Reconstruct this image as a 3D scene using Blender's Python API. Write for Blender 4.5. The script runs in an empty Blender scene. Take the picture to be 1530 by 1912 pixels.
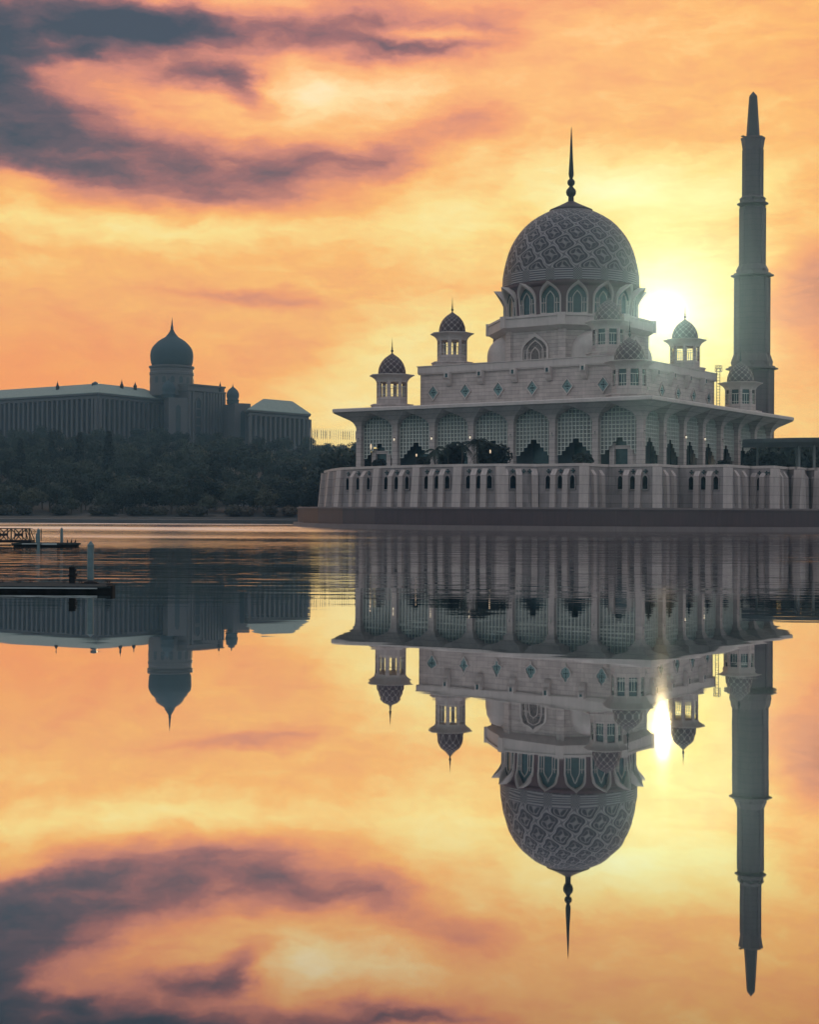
import bpy, math, random
from mathutils import Vector, Matrix, Euler
R = math.radians
random.seed(11)
C = bpy.context.scene.collection
sc = bpy.context.scene

# ------------------------------------------------------------------ camera
F, CX, CY, CH, ROLL = 2800.0, 765.0, 956.0, 3.7, R(0.3)
cam_d = bpy.data.cameras.new('camera'); cam = bpy.data.objects.new('camera', cam_d); C.objects.link(cam)
cam_d.sensor_fit = 'VERTICAL'; cam_d.sensor_height = 36.0; cam_d.sensor_width = 36.0
cam_d.lens = 36.0 * F / 1912.0
cam_d.clip_start = 0.5; cam_d.clip_end = 20000
cam.matrix_world = Matrix.Translation((0, 0, CH)) @ Euler((R(90), 0, 0)).to_matrix().to_4x4() @ Matrix.Rotation(ROLL, 4, 'Z')
sc.camera = cam

def at(px, py, Y):
    dx, dy = px - CX, CY - py
    c, s = math.cos(ROLL), math.sin(ROLL)
    return Vector(((dx * c - dy * s) * Y / F, Y, CH + (dx * s + dy * c) * Y / F))

# ------------------------------------------------------------------ render settings
sc.render.engine = 'CYCLES'
sc.cycles.use_denoising = True
sc.cycles.max_bounces = 6
sc.cycles.diffuse_bounces = 2
sc.cycles.glossy_bounces = 3
sc.cycles.transmission_bounces = 2
sc.cycles.transparent_max_bounces = 4
sc.cycles.volume_bounces = 0
sc.cycles.caustics_reflective = False
sc.cycles.caustics_refractive = False
sc.cycles.sample_clamp_indirect = 4.0
sc.view_settings.view_transform = 'Standard'
sc.view_settings.look = 'None'
sc.view_settings.exposure = 0.0
sc.view_settings.gamma = 1.0
sc.view_settings.use_curve_mapping = False

def lin(c): 
    c /= 255.0
    return c / 12.92 if c <= 0.04045 else ((c + 0.055) / 1.055) ** 2.4
def S(r, g, b, a=1.0): return (lin(r), lin(g), lin(b), a)

# ------------------------------------------------------------------ world: a sunset sky of broken cloud
SUN_AZ, SUN_EL = math.atan2(1240 - CX, F), math.atan2(958 - 585, F)
W = bpy.data.worlds.new('World'); sc.world = W; W.use_nodes = True
nt = W.node_tree; nt.nodes.clear()
class NB:
    """small node builder"""
    def __init__(self, nt): self.nt = nt
    def n(self, t, **kw):
        o = self.nt.nodes.new(t)
        for k, v in kw.items(): setattr(o, k, v)
        return o
    def put(self, sock, v):
        if v is None: return
        if hasattr(v, 'is_output') or isinstance(v, bpy.types.NodeSocket): self.nt.links.new(v, sock)
        else: sock.default_value = v
    def m(self, op, a=None, b=None, c=None, clamp=False):
        o = self.n('ShaderNodeMath', operation=op); o.use_clamp = clamp
        for i, v in enumerate((a, b, c)): self.put(o.inputs[i], v)
        return o.outputs[0]
    def v(self, op, a=None, b=None, s=None):
        o = self.n('ShaderNodeVectorMath', operation=op)
        self.put(o.inputs[0], a)
        if b is not None: self.put(o.inputs[1], b)
        if s is not None: self.put(o.inputs['Scale'], s)
        return o.outputs['Value'] if op in ('LENGTH', 'DOT_PRODUCT', 'DISTANCE') else o.outputs[0]
    def sep(self, v):
        o = self.n('ShaderNodeSeparateXYZ'); self.put(o.inputs[0], v); return o.outputs
    def comb(self, x=0.0, y=0.0, z=0.0):
        o = self.n('ShaderNodeCombineXYZ')
        for i, q in enumerate((x, y, z)): self.put(o.inputs[i], q)
        return o.outputs[0]
    def mr(self, v, a, b, c, d, smooth=False):
        o = self.n('ShaderNodeMapRange'); o.interpolation_type = 'SMOOTHSTEP' if smooth else 'LINEAR'
        for i, q in enumerate((v, a, b, c, d)): self.put(o.inputs[i], q)
        return o.outputs[0]
    def mix(self, f, a, b, blend='MIX'):
        o = self.n('ShaderNodeMix', data_type='RGBA', blend_type=blend)
        self.put(o.inputs[0], f); self.put(o.inputs[6], a); self.put(o.inputs[7], b); return o.outputs[2]
    def noise(self, v, scale, detail=4.0, rough=0.55, color=False, dist=0.0):
        o = self.n('ShaderNodeTexNoise'); self.put(o.inputs['Vector'], v)
        o.inputs['Scale'].default_value = scale; o.inputs['Detail'].default_value = detail
        o.inputs['Roughness'].default_value = rough; o.inputs['Distortion'].default_value = dist
        return o.outputs['Color'] if color else o.outputs[0]
    def mapping(self, v, loc=(0, 0, 0), rot=(0, 0, 0), scale=(1, 1, 1), kind='POINT'):
        o = self.n('ShaderNodeMapping', vector_type=kind); self.put(o.inputs[0], v)
        o.inputs[1].default_value = loc; o.inputs[2].default_value = rot; o.inputs[3].default_value = scale
        return o.outputs[0]
    def ramp(self, f, stops, interp='LINEAR'):
        o = self.n('ShaderNodeValToRGB'); self.put(o.inputs[0], f)
        e = o.color_ramp; e.interpolation = interp
        while len(e.elements) < len(stops): e.elements.new(0.5)
        for el, (p, c) in zip(e.elements, stops): el.position = p; el.color = c
        return o.outputs[0]

b = NB(nt)
tc = b.n('ShaderNodeTexCoord')
D = b.v('NORMALIZE', tc.outputs['Generated'])
dx, dy, dz = b.sep(D)
az = b.m('ARCTAN2', dx, dy); el = b.m('ARCSINE', dz)
Q = b.comb(b.m('MULTIPLY', az, 2.8), b.m('MULTIPLY', el, 2.8), 0.0)     # sky coordinates: azimuth and elevation
st = b.mapping(Q, rot=(0, 0, R(-6)), scale=(1.0, 2.1, 1))
w1 = b.v('SUBTRACT', b.noise(st, 3.2, 5, 0.55, True), (0.5, 0.5, 0.5))
w2 = b.v('SUBTRACT', b.noise(b.v('ADD', st, (7.3, 2.1, 4.0)), 9.0, 4, 0.6, True), (0.5, 0.5, 0.5))
QW = b.v('ADD', Q, b.v('ADD', b.v('MULTIPLY', w1, (0.07, 0.035, 0)), b.v('MULTIPLY', w2, (0.10, 0.05, 0))))

def blob(px, py, rx, ry, rot, w, soft=1.0, src=None):
    loc = ((px - CX) / 1000, (CY - py) / 1000, 0)
    o = b.mapping(src or QW, loc, (0, 0, R(rot)), (rx / 1000, ry / 1000, 1), 'TEXTURE')
    return b.mr(b.v('LENGTH', o), 1.0 - soft, 1.0, w, 0.0, True)

DARK = [  # x, y, rx, ry, rot, weight, softness : density of the cloud
    (60, 80, 430, 130, -3, 0.330, 0.85),
    (0, 190, 330, 190, 0, 0.259, 0.8),
    (90, 255, 400, 85, -8, 0.286, 0.9),
    (800, 270, 260, 70, 20, 0.173, 0.9),
    (800, 97, 200, 26, -3, -0.370, 1),
    (950, 40, 260, 70, 0, 0.110, 1),
    (360, 190, 130, 60, 8, 0.410, 1),
    (130, 345, 200, 30, -4, 0.212, 1),
    (640, 185, 260, 75, 2, -0.179, 1),
    (330, 165, 240, 50, 4, 0.136, 1),
    (160, 150, 150, 26, 4, 0.235, 1),
    (490, 562, 200, 34, -6, 0.203, 0.9),
    (1530, 570, 170, 150, 0, 0.420, 1),
    (60, 700, 760, 190, 0, 0.094, 1),
    (1240, 375, 300, 100, 8, -0.241, 1),
    (1080, 340, 240, 90, 0, -0.198, 1),
    (1240, 590, 460, 360, 0, -0.293, 1),
    (300, 430, 560, 70, 0, -0.185, 1),
    (860, 420, 340, 130, 10, -0.142, 1),
    (650, 780, 300, 150, 0, -0.233, 1),
    (800, 640, 280, 150, 0, -0.162, 1),
    (190, 95, 150, 70, 0, 0.140, 1),
    (330, 95, 150, 70, 0, 0.236, 1),
    (470, 95, 150, 70, 0, 0.169, 1),
    (610, 95, 150, 70, 0, 0.169, 1),
    (750, 95, 150, 70, 0, 0.239, 1),
    (890, 95, 150, 70, 0, 0.148, 1),
    (-20, 170, 150, 70, 0, 0.137, 1),
    (680, 170, 150, 70, 0, 0.132, 1),
    (-20, 320, 150, 70, 0, 0.155, 1),
    (120, 320, 150, 70, 0, 0.161, 1),
    (260, 320, 150, 70, 0, 0.153, 1),
    (400, 320, 150, 70, 0, 0.131, 1),
    (540, 320, 150, 70, 0, 0.184, 1),
    (680, 320, 150, 70, 0, 0.185, 1),
    (190, 380, 150, 70, 0, 0.237, 1),
    (330, 380, 150, 70, 0, 0.153, 1),
    (470, 380, 150, 70, 0, 0.157, 1),
    (455, 191, 85, 44, -40, 0.277, 1),
    (805, 121, 170, 26, -3, 0.060, 1),
    (358, 199, 100, 40, 0, -0.317, 1),
    (260, 20, 150, 70, 0, -0.139, 1),
    (680, 20, 150, 70, 0, 0.196, 1),
    (190, 95, 150, 70, 0, 0.140, 1),
    (330, 95, 150, 70, 0, 0.236, 1),
    (470, 95, 150, 70, 0, 0.169, 1),
    (610, 95, 150, 70, 0, 0.169, 1),
    (750, 95, 150, 70, 0, 0.239, 1),
    (890, 95, 150, 70, 0, 0.148, 1),
    (-20, 170, 150, 70, 0, 0.137, 1),
    (120, 170, 150, 70, 0, -0.124, 1),
    (680, 170, 150, 70, 0, 0.132, 1),
    (-20, 320, 150, 70, 0, 0.155, 1),
    (120, 320, 150, 70, 0, 0.161, 1),
    (260, 320, 150, 70, 0, 0.153, 1),
    (400, 320, 150, 70, 0, 0.131, 1),
    (540, 320, 150, 70, 0, 0.184, 1),
    (330, 380, 150, 70, 0, 0.153, 1),
    (470, 380, 150, 70, 0, 0.157, 1),
    (610, 380, 150, 70, 0, 0.124, 1),
    (686, 173, 150, 50, 0, -0.170, 1),
    (595, 193, 110, 50, 0, -0.060, 1),
    (826, 76, 240, 45, 0, -0.100, 1),
    (1249, 559, 440, 330, 0, 0.130, 1),
    (863, 293, 130, 50, 15, -0.060, 1),
]
T = 0.427
for q in DARK: T = b.m('ADD', T, blob(*q))
fb = b.noise(b.v('ADD', b.mapping(QW, rot=(0, 0, R(-10)), scale=(1.0, 2.6, 1)), (3, 1, 0)), 5.0, 7, 0.6)
fine = b.noise(b.v('ADD', b.mapping(QW, rot=(0, 0, R(-12)), scale=(1.0, 3.4, 1)), (9, 4, 2)), 15.0, 5, 0.62)
T = b.m('ADD', T, b.m('MULTIPLY', b.m('SUBTRACT', fine, 0.5), 0.17))
T = b.m('ADD', T, b.m('MULTIPLY', b.m('SUBTRACT', fb, 0.5), 0.36), clamp=True)
sky = b.ramp(T, [(0.0, S(255, 253, 205)), (.14, S(255, 243, 172)), (.28, S(255, 222, 138)), (.41, S(254, 188, 108)), (.54, S(244, 161, 106)),
                 (.67, S(212, 138, 114)), (.78, S(162, 110, 106)), (.89, S(108, 92, 98)), (1.0, S(72, 80, 90))])
# hue: pinker cream high up, orange along the horizon at both sides
sky = b.mix(b.m('MULTIPLY', blob(550, 60, 1200, 420, 0, 1.0, 1), b.mr(T, .1, .75, 1.0, .1)), sky, b.mix(1.0, sky, (1.02, 1.0, 1.72, 1), 'MULTIPLY'))
sky = b.mix(blob(0, 760, 820, 260, 0, .75, 1, Q), sky, S(254, 158, 88))
sky = b.mix(blob(1560, 640, 260, 260, 0, .55, 1), sky, S(248, 152, 88))
sky = b.mix(blob(1240, 600, 470, 420, 0, .65, 1, Q), sky, b.mix(1.0, sky, (1.0, .985, 0.46, 1), 'MULTIPLY'))
# the sun and its aureole
sd = (math.sin(SUN_AZ) * math.cos(SUN_EL), math.cos(SUN_AZ) * math.cos(SUN_EL), math.sin(SUN_EL))
ang = b.m('ARCCOSINE', b.m('MINIMUM', b.v('DOT_PRODUCT', D, sd), 0.9999999))
def gl(sig, k): 
    q = b.m('DIVIDE', ang, sig)
    return b.m('MULTIPLY', b.m('POWER', 2.71828, b.m('MULTIPLY', b.m('MULTIPLY', q, q), -1.0)), k)
core = b.v('SCALE', (1.0, 0.93, 0.62), s=gl(0.0095, 1.5))
halo = b.v('SCALE', (1.0, 0.80, 0.20), s=gl(0.036, 0.16))
sky = b.v('ADD', b.v('ADD', sky, core), halo)
# the rest of the dome: dim slate blue overhead and behind
nish = b.n('ShaderNodeTexSky'); nish.sky_type = 'NISHITA'; nish.sun_disc = False
nish.sun_elevation = SUN_EL; nish.sun_rotation = SUN_AZ
amb = b.ramp(dz, [(0.0, (.17, .42, .48, 1)), (.16, (.29, .37, .42, 1)), (.45, (.74, .66, .635, 1)), (1.0, (.36, .42, .50, 1))])
amb = b.v('ADD', b.v('SCALE', nish.outputs[0], s=0.03), amb)
back = b.mr(dy, 0.80, 0.30, 0.0, 1.0, True)
up = b.mr(dz, 0.34, 0.62, 0.0, 1.0, True)
sky = b.mix(b.m('MAXIMUM', back, up), sky, amb)
bg = b.n('ShaderNodeBackground'); b.put(bg.inputs[0], sky); bg.inputs[1].default_value = 1.06
out = b.n('ShaderNodeOutputWorld'); nt.links.new(bg.outputs[0], out.inputs[0])
W.cycles.sampling_method = 'MANUAL'; W.cycles.sample_map_resolution = 1024

# ------------------------------------------------------------------ sun
ld = bpy.data.lights.new('sun', 'SUN'); ld.energy = 2.0; ld.angle = R(0.5); ld.color = (1.0, 0.74, 0.38)
sun = bpy.data.objects.new('sun', ld); C.objects.link(sun)
sun.rotation_euler = Vector(sd).to_track_quat('Z', 'Y').to_euler()

# ------------------------------------------------------------------ helpers
class MB:
    def __init__(self): self.v = []; self.f = []; self.mi = []; self.uv = []; self.m = 0
    def face(self, idx, uv=None): self.f.append(list(idx)); self.mi.append(self.m); self.uv.append(uv)
    def quad(self, *p):
        i = len(self.v); self.v += [Vector(q) for q in p]; self.face(range(i, i + len(p)))
    def box(self, x0, x1, y0, y1, z0, z1):
        self.prism([(x0, y0), (x1, y0), (x1, y1), (x0, y1)], z0, z1)
    def prism(self, poly, z0, z1):
        self.loft([[(x, y, z0) for x, y in poly], [(x, y, z1) for x, y in poly]])
    def loft(self, loops, cap=(True, True), closed=True):
        n = len(loops[0]); b0 = len(self.v)
        for lp in loops: self.v += [Vector(q) for q in lp]
        for k in range(len(loops) - 1):
            for j in range(n if closed else n - 1):
                j2 = (j + 1) % n
                self.face((b0 + k * n + j, b0 + k * n + j2, b0 + (k + 1) * n + j2, b0 + (k + 1) * n + j))
        if cap[0] and closed: self.face([b0 + j for j in reversed(range(n))])
        if cap[1] and closed: self.face([b0 + (len(loops) - 1) * n + j for j in range(n)])
    def lathe(self, prof, n=32, c=(0, 0), ph=0.0, cells=None, cap=(False, False)):
        """prof: (radius, z). cells: add conformal uv with this many pattern cells round the axis"""
        b0 = len(self.v); vv = [0.0]
        for (r0, z0), (r1, z1) in zip(prof, prof[1:]):
            vv.append(vv[-1] + math.hypot(r1 - r0, z1 - z0) / max(0.5 * (r0 + r1), 0.02) * (cells or 1) / (2 * math.pi))
        for r, z in prof:
            for j in range(n):
                a = ph + 2 * math.pi * j / n
                self.v.append(Vector((c[0] + r * math.cos(a), c[1] + r * math.sin(a), z)))
        for k in range(len(prof) - 1):
            for j in range(n):
                j2 = (j + 1) % n
                uv = None
                if cells:
                    u0, u1 = cells * j / n, cells * (j + 1) / n
                    uv = [(u0, vv[k]), (u1, vv[k]), (u1, vv[k + 1]), (u0, vv[k + 1])]
                self.face((b0 + k * n + j, b0 + k * n + j2, b0 + (k + 1) * n + j2, b0 + (k + 1) * n + j), uv)
        if cap[0]: self.face([b0 + j for j in reversed(range(n))])
        if cap[1]: self.face([b0 + (len(prof) - 1) * n + j for j in range(n)])
    def tube(self, p, q, r0, r1=None, n=6, cap=True):
        p, q = Vector(p), Vector(q); r1 = r0 if r1 is None else r1
        d = (q - p).normalized(); a = d.orthogonal().normalized(); c = d.cross(a)
        lp = [[o + (a * math.cos(t) + c * math.sin(t)) * r for t in [2 * math.pi * k / n for k in range(n)]] for o, r in ((p, r0), (q, r1))]
        self.loft(lp, (cap, cap))
    def bar(self, p, q, w, h=None):
        self.tube(p, q, w * 0.7071, n=4)
    def xform(self, M, i0=0):
        for i in range(i0, len(self.v)): self.v[i] = M @ self.v[i]
    def build(self, name, mats, parent=None, smooth=False, loc=(0, 0, 0), sub=(0, 0, 0), auto=None):
        me = bpy.data.meshes.new(name)
        s = Vector(sub)
        me.from_pydata([tuple(p - s) for p in self.v], [], self.f)
        if not isinstance(mats, (list, tuple)): mats = [mats]
        for m in mats: me.materials.append(m)
        if any(u for u in self.uv):
            L = me.uv_layers.new(name='pattern'); k = 0
            for f, u in zip(self.f, self.uv):
                for i in range(len(f)):
                    if u: L.data[k].uv = u[i]
                    k += 1
        me.polygons.foreach_set('material_index', self.mi)
        if smooth: me.polygons.foreach_set('use_smooth', [True] * len(me.polygons))
        me.update()
        if auto is not None:
            me.set_sharp_from_angle(angle=R(auto))
        o = bpy.data.objects.new(name, me); C.objects.link(o); o.location = loc
        if parent: o.parent = parent
        return o

def tag(o, label=None, cat=None, group=None, kind=None):
    if label: o['label'] = label
    if cat: o['category'] = cat
    if group: o['group'] = group
    if kind: o['kind'] = kind
    return o
def thing(name, label, cat, loc=(0, 0, 0), rz=0.0, group=None):
    o = bpy.data.objects.new(name, None); C.objects.link(o); o.empty_display_size = 0.5
    o.location = loc; o.rotation_euler = (0, 0, rz)
    return tag(o, label, cat, group)
def copy_tree(o, parent=None):
    c = o.copy(); C.objects.link(c); c.parent = parent
    for ch in list(o.children): copy_tree(ch, c)
    return c

# ------------------------------------------------------------------ materials
def mat(name):
    m = bpy.data.materials.new(name); m.use_nodes = True
    return m, NB(m.node_tree), m.node_tree.nodes['Principled BSDF']
def stone(name, col, joint=None, rough=0.7, var=0.22, jx=None, streak=0.25, bump=0.15, scale=0.35):
    """stone with blotches, vertical rain streaks and optional block joints"""
    m, n, p = mat(name)
    t = n.n('ShaderNodeTexCoord').outputs['Object']
    a = n.noise(t, scale, 6, 0.6); s = n.noise(n.mapping(t, scale=(1.3, 1.3, 0.12)), 1.0, 5, 0.65)
    f = n.m('ADD', n.m('MULTIPLY', n.m('SUBTRACT', a, .5), var * 2), n.m('MULTIPLY', n.m('SUBTRACT', s, .5), streak * 2))
    f = n.m('ADD', f, 1.0)
    if joint:
        x, y, z = n.sep(t)
        zz = n.m('PINGPONG', z, joint / 2)
        l = n.mr(zz, 0.03, 0.09, 0.62, 1.0)
        row = n.m('FLOOR', n.m('DIVIDE', z, joint))
        if jx:
            h = n.m('ADD', n.m('ADD', x, y), n.m('MULTIPLY', row, jx / 2))
            l = n.m('MINIMUM', l, n.mr(n.m('PINGPONG', h, jx / 2), 0.02, 0.07, 0.78, 1.0))
            wn = n.n('ShaderNodeTexWhiteNoise', noise_dimensions='2D')
            n.put(wn.inputs[0], n.comb(n.m('FLOOR', n.m('DIVIDE', h, jx)), row, 0.0))
            f = n.m('MULTIPLY', f, n.mr(wn.outputs[0], 0, 1, 0.88, 1.10))
        f = n.m('MULTIPLY', f, l)
    c = n.v('SCALE', (col[0], col[1], col[2]), s=f)
    n.put(p.inputs['Base Color'], c); p.inputs['Roughness'].default_value = rough
    if bump:
        bn = n.n('ShaderNodeBump'); bn.inputs['Strength'].default_value = bump; bn.inputs['Distance'].default_value = 0.1
        n.put(bn.inputs['Height'], f); n.put(p.inputs['Normal'], bn.outputs[0])
    return m
def plain(name, col, rough=0.6, metal=0.0, var=0.2, scale=1.5, spec=0.5):
    m, n, p = mat(name)
    t = n.n('ShaderNodeTexCoord').outputs['Object']
    f = n.mr(n.noise(t, scale, 5, 0.6), 0.25, 0.75, 1 - var, 1 + var)
    n.put(p.inputs['Base Color'], n.v('SCALE', col, s=f)); p.inputs['Roughness'].default_value = rough
    p.inputs['Metallic'].default_value = metal; p.inputs['Specular IOR Level'].default_value = spec
    return m
def lattice(name, base, line, fancy=True, thin=0.30):
    """arabesque of interlaced lines, in the dome's own uv"""
    m, n, p = mat(name)
    uvn = n.n('ShaderNodeUVMap'); uvn.uv_map = 'pattern'
    u, v, _ = n.sep(uvn.outputs[0]); tau = 2 * math.pi
    if fancy: u2 = n.m('ADD', u, n.m('MULTIPLY', n.m('SINE', n.m('MULTIPLY', v, 2 * tau)), 0.055))
    else: u2 = u
    f1 = n.m('COSINE', n.m('MULTIPLY', u2, tau)); f2 = n.m('COSINE', n.m('MULTIPLY', v, tau))
    Fv = n.m('ADD', f1, f2); A = n.m('ABSOLUTE', Fv)
    k = n.mr(A, thin, thin + 0.1, 1.0, 0.0)
    if fancy:
        k = n.m('MINIMUM', k, n.mr(A, 0.03, 0.08, 0.25, 1.0))
        da = n.m('ABSOLUTE', n.m('SUBTRACT', n.m('FRACT', n.m('ADD', u, .25)), .5))     # ring and lozenge inside each mesh
        rad = n.m('SQRT', n.m('SUBTRACT', 2.0, A))
        low = n.mr(n.m('SINE', n.m('MULTIPLY', v, tau * 2)), -.2, .2, .35, 1.0)
        r1 = n.m('MULTIPLY', n.mr(n.m('ABSOLUTE', n.m('SUBTRACT', rad, 0.98)), 0.045, 0.085, 0.8, 0.0), low)
        r2 = n.mr(n.m('ABSOLUTE', n.m('SUBTRACT', n.m('ADD', n.m('ABSOLUTE', n.m('SINE', n.m('MULTIPLY', u2, tau))), n.m('ABSOLUTE', n.m('SINE', n.m('MULTIPLY', v, tau)))), 0.72)), 0.08, 0.13, 0.7, 0.0)
        r2 = n.m('MULTIPLY', r2, n.mr(A, 1.2, 1.3, 0.0, 1.0))
        r3 = n.mr(A, 1.86, 1.92, 0.0, 0.8)
        cu = n.m('ABSOLUTE', n.m('SINE', n.m('MULTIPLY', u2, tau))); cv = n.m('ABSOLUTE', n.m('SINE', n.m('MULTIPLY', v, tau)))
        petal = n.m('MULTIPLY', n.mr(n.m('MINIMUM', cu, cv), 0.09, 0.15, 0.7, 0.0), n.mr(A, 1.05, 1.1, 0.0, 1.0))
        for q in (r1, r2, r3, petal): k = n.m('MAXIMUM', k, q)
    t = n.n('ShaderNodeTexCoord').outputs['Object']
    var = n.mr(n.noise(t, 0.6, 6, 0.6), 0.25, 0.75, 0.75, 1.25)
    c = n.v('SCALE', n.mix(k, (*base, 1), (*line, 1)), s=var)
    n.put(p.inputs['Base Color'], c); p.inputs['Roughness'].default_value = 0.6
    bn = n.n('ShaderNodeBump'); bn.inputs['Strength'].default_value = 0.5; bn.inputs['Distance'].default_value = 0.15
    n.put(bn.inputs['Height'], k); n.put(p.inputs['Normal'], bn.outputs[0])
    return m
def band_mat(name, base, line):
    m, n, p = mat(name)
    uvn = n.n('ShaderNodeUVMap'); uvn.uv_map = 'pattern'
    u, v, _ = n.sep(uvn.outputs[0])
    v1 = n.m('FRACT', n.m('MULTIPLY', v, 12.0))
    st_ = n.mr(n.m('ABSOLUTE', n.m('SUBTRACT', v1, .5)), .24, .30, 1.0, 0.0)
    du = n.m('ABSOLUTE', n.m('SUBTRACT', n.m('FRACT', u), .5))
    knot = n.mr(du, .16, .17, 1.0, 0.0)
    g = n.m('MINIMUM', n.m('ABSOLUTE', n.m('SINE', n.m('MULTIPLY', n.m('ADD', u, v), 38.0))), n.m('ABSOLUTE', n.m('SINE', n.m('MULTIPLY', n.m('SUBTRACT', u, v), 38.0))))
    kk = n.mr(g, .25, .45, 1.0, 0.0)
    k = n.m('ADD', n.m('MULTIPLY', st_, n.m('SUBTRACT', 1.0, knot)), n.m('MULTIPLY', kk, knot))
    n.put(p.inputs['Base Color'], n.mix(k, (*base, 1), (*line, 1))); p.inputs['Roughness'].default_value = 0.6
    return m
def leaf_mat(name, col, var=0.45):
    m, n, p = mat(name)
    t = n.n('ShaderNodeTexCoord').outputs['Object']
    oi = n.n('ShaderNodeObjectInfo')
    f = n.mr(n.noise(t, 0.55, 4, 0.6), 0.3, 0.7, 1 - var, 1 + var)
    f = n.m('MULTIPLY', f, n.mr(oi.outputs['Random'], 0, 1, 0.45, 2.1))
    c = n.v('SCALE', n.mix(oi.outputs['Random'], (*col, 1), (col[0] * 1.7, col[1] * 1.05, col[2] * .9, 1)), s=f)
    n.put(p.inputs['Base Color'], c); p.inputs['Roughness'].default_value = 0.75; p.inputs['Specular IOR Level'].default_value = 0.2
    return m

STONE = stone('pale pink stone', (.43, .355, .34), 1.0, jx=2.4)
WALL = stone('block wall stone', (.44, .37, .35), 0.95, jx=2.2)
PODIUM = stone('shade-toned podium stone', (.27, .235, .235), 1.95, jx=3.9, streak=.45, var=.3)  # shade of the recesses between pilasters put into this darker wall colour
PILST = stone('lit-toned buttress stone', (.43, .365, .35), 1.95, jx=3.9, streak=.4, var=.25)  # kept lighter against the shade-darkened wall colour
TRIM = stone('trim stone', (.48, .415, .395), None, streak=.2)
PAVING = stone('bounce-tinted paving', (.24, .31, .32), None)  # teal tint chosen to bounce light up onto the eave undersides
MAROON = stone('maroon granite', (.095, .05, .056), None)
PLINTH = stone('dark red granite', (.046, .024, .028), 4.0, jx=1.6, rough=.5, streak=.4)
LEDGE = stone('plinth ledge stone', (.17, .135, .135), None)
DOME = lattice('dome mosaic', (.020, .013, .019), (.225, .20, .21))
DOMES = lattice('small dome mosaic', (.040, .018, .024), (.26, .22, .22), False, 0.16)
BAND = band_mat('dome band', (.022, .015, .02), (.25, .225, .235))
GLASS = plain('dark teal glass', (.018, .045, .05), .25, var=.4, scale=.8)
WHITE = plain('white lattice', (.62, .62, .57), .6, var=.12)
PANE = plain('screen pane', (.15, .16, .155), .4, var=.25, scale=.4)
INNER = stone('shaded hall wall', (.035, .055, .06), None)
DARKM = plain('dark bronze', (.018, .019, .023), .7, spec=.2)
TEAL = plain('teal panel', (.16, .25, .25), .5)
BLACK = plain('black opening', (.004, .006, .008), .9, spec=.0)
WHITEP = plain('painted pile', (.085, .145, .165), .5, var=.25, scale=3)
DARKPLASTIC = plain('dark dock side', (.014, .017, .02), .9, var=.5, scale=2, spec=.1)
DECK = plain('dock deck', (.030, .042, .048), .95, var=.35, scale=3, spec=.05)
ALU = plain('aluminium edge', (.30, .34, .36), .45, .4)
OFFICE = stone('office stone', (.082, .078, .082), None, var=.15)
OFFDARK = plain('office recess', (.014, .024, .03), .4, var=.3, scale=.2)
ROOFG = stone('green metal roof', (.20, .24, .215), None, rough=.9, bump=.05)
DOMEG = stone('green dome', (.022, .045, .058), None, rough=.85)
BARK = plain('bark', (.06, .05, .04), .9)
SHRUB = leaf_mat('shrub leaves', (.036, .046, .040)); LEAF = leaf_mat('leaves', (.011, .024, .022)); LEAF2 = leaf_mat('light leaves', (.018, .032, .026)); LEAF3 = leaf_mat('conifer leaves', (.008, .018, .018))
PALM = leaf_mat('palm leaves', (.012, .026, .022))
FLAG = plain('flag cloth', (.34, .22, .19), .8, var=.5, scale=.5)
POLE = plain('flag pole metal', (.6, .55, .5), .5)
def emit(name, col, k):
    m, n, p = mat(name); p.inputs['Base Color'].default_value = (*col, 1)
    p.inputs['Emission Color'].default_value = (*col, 1); p.inputs['Emission Strength'].default_value = k
    return m
LAMPW = emit('lit lamp', (1.0, .86, .62), .85); LAMPO = emit('lit lantern', (1.0, .72, .46), .6)
LAMPOFF = plain('unlit lamp glass', (.45, .43, .38), .3)

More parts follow.
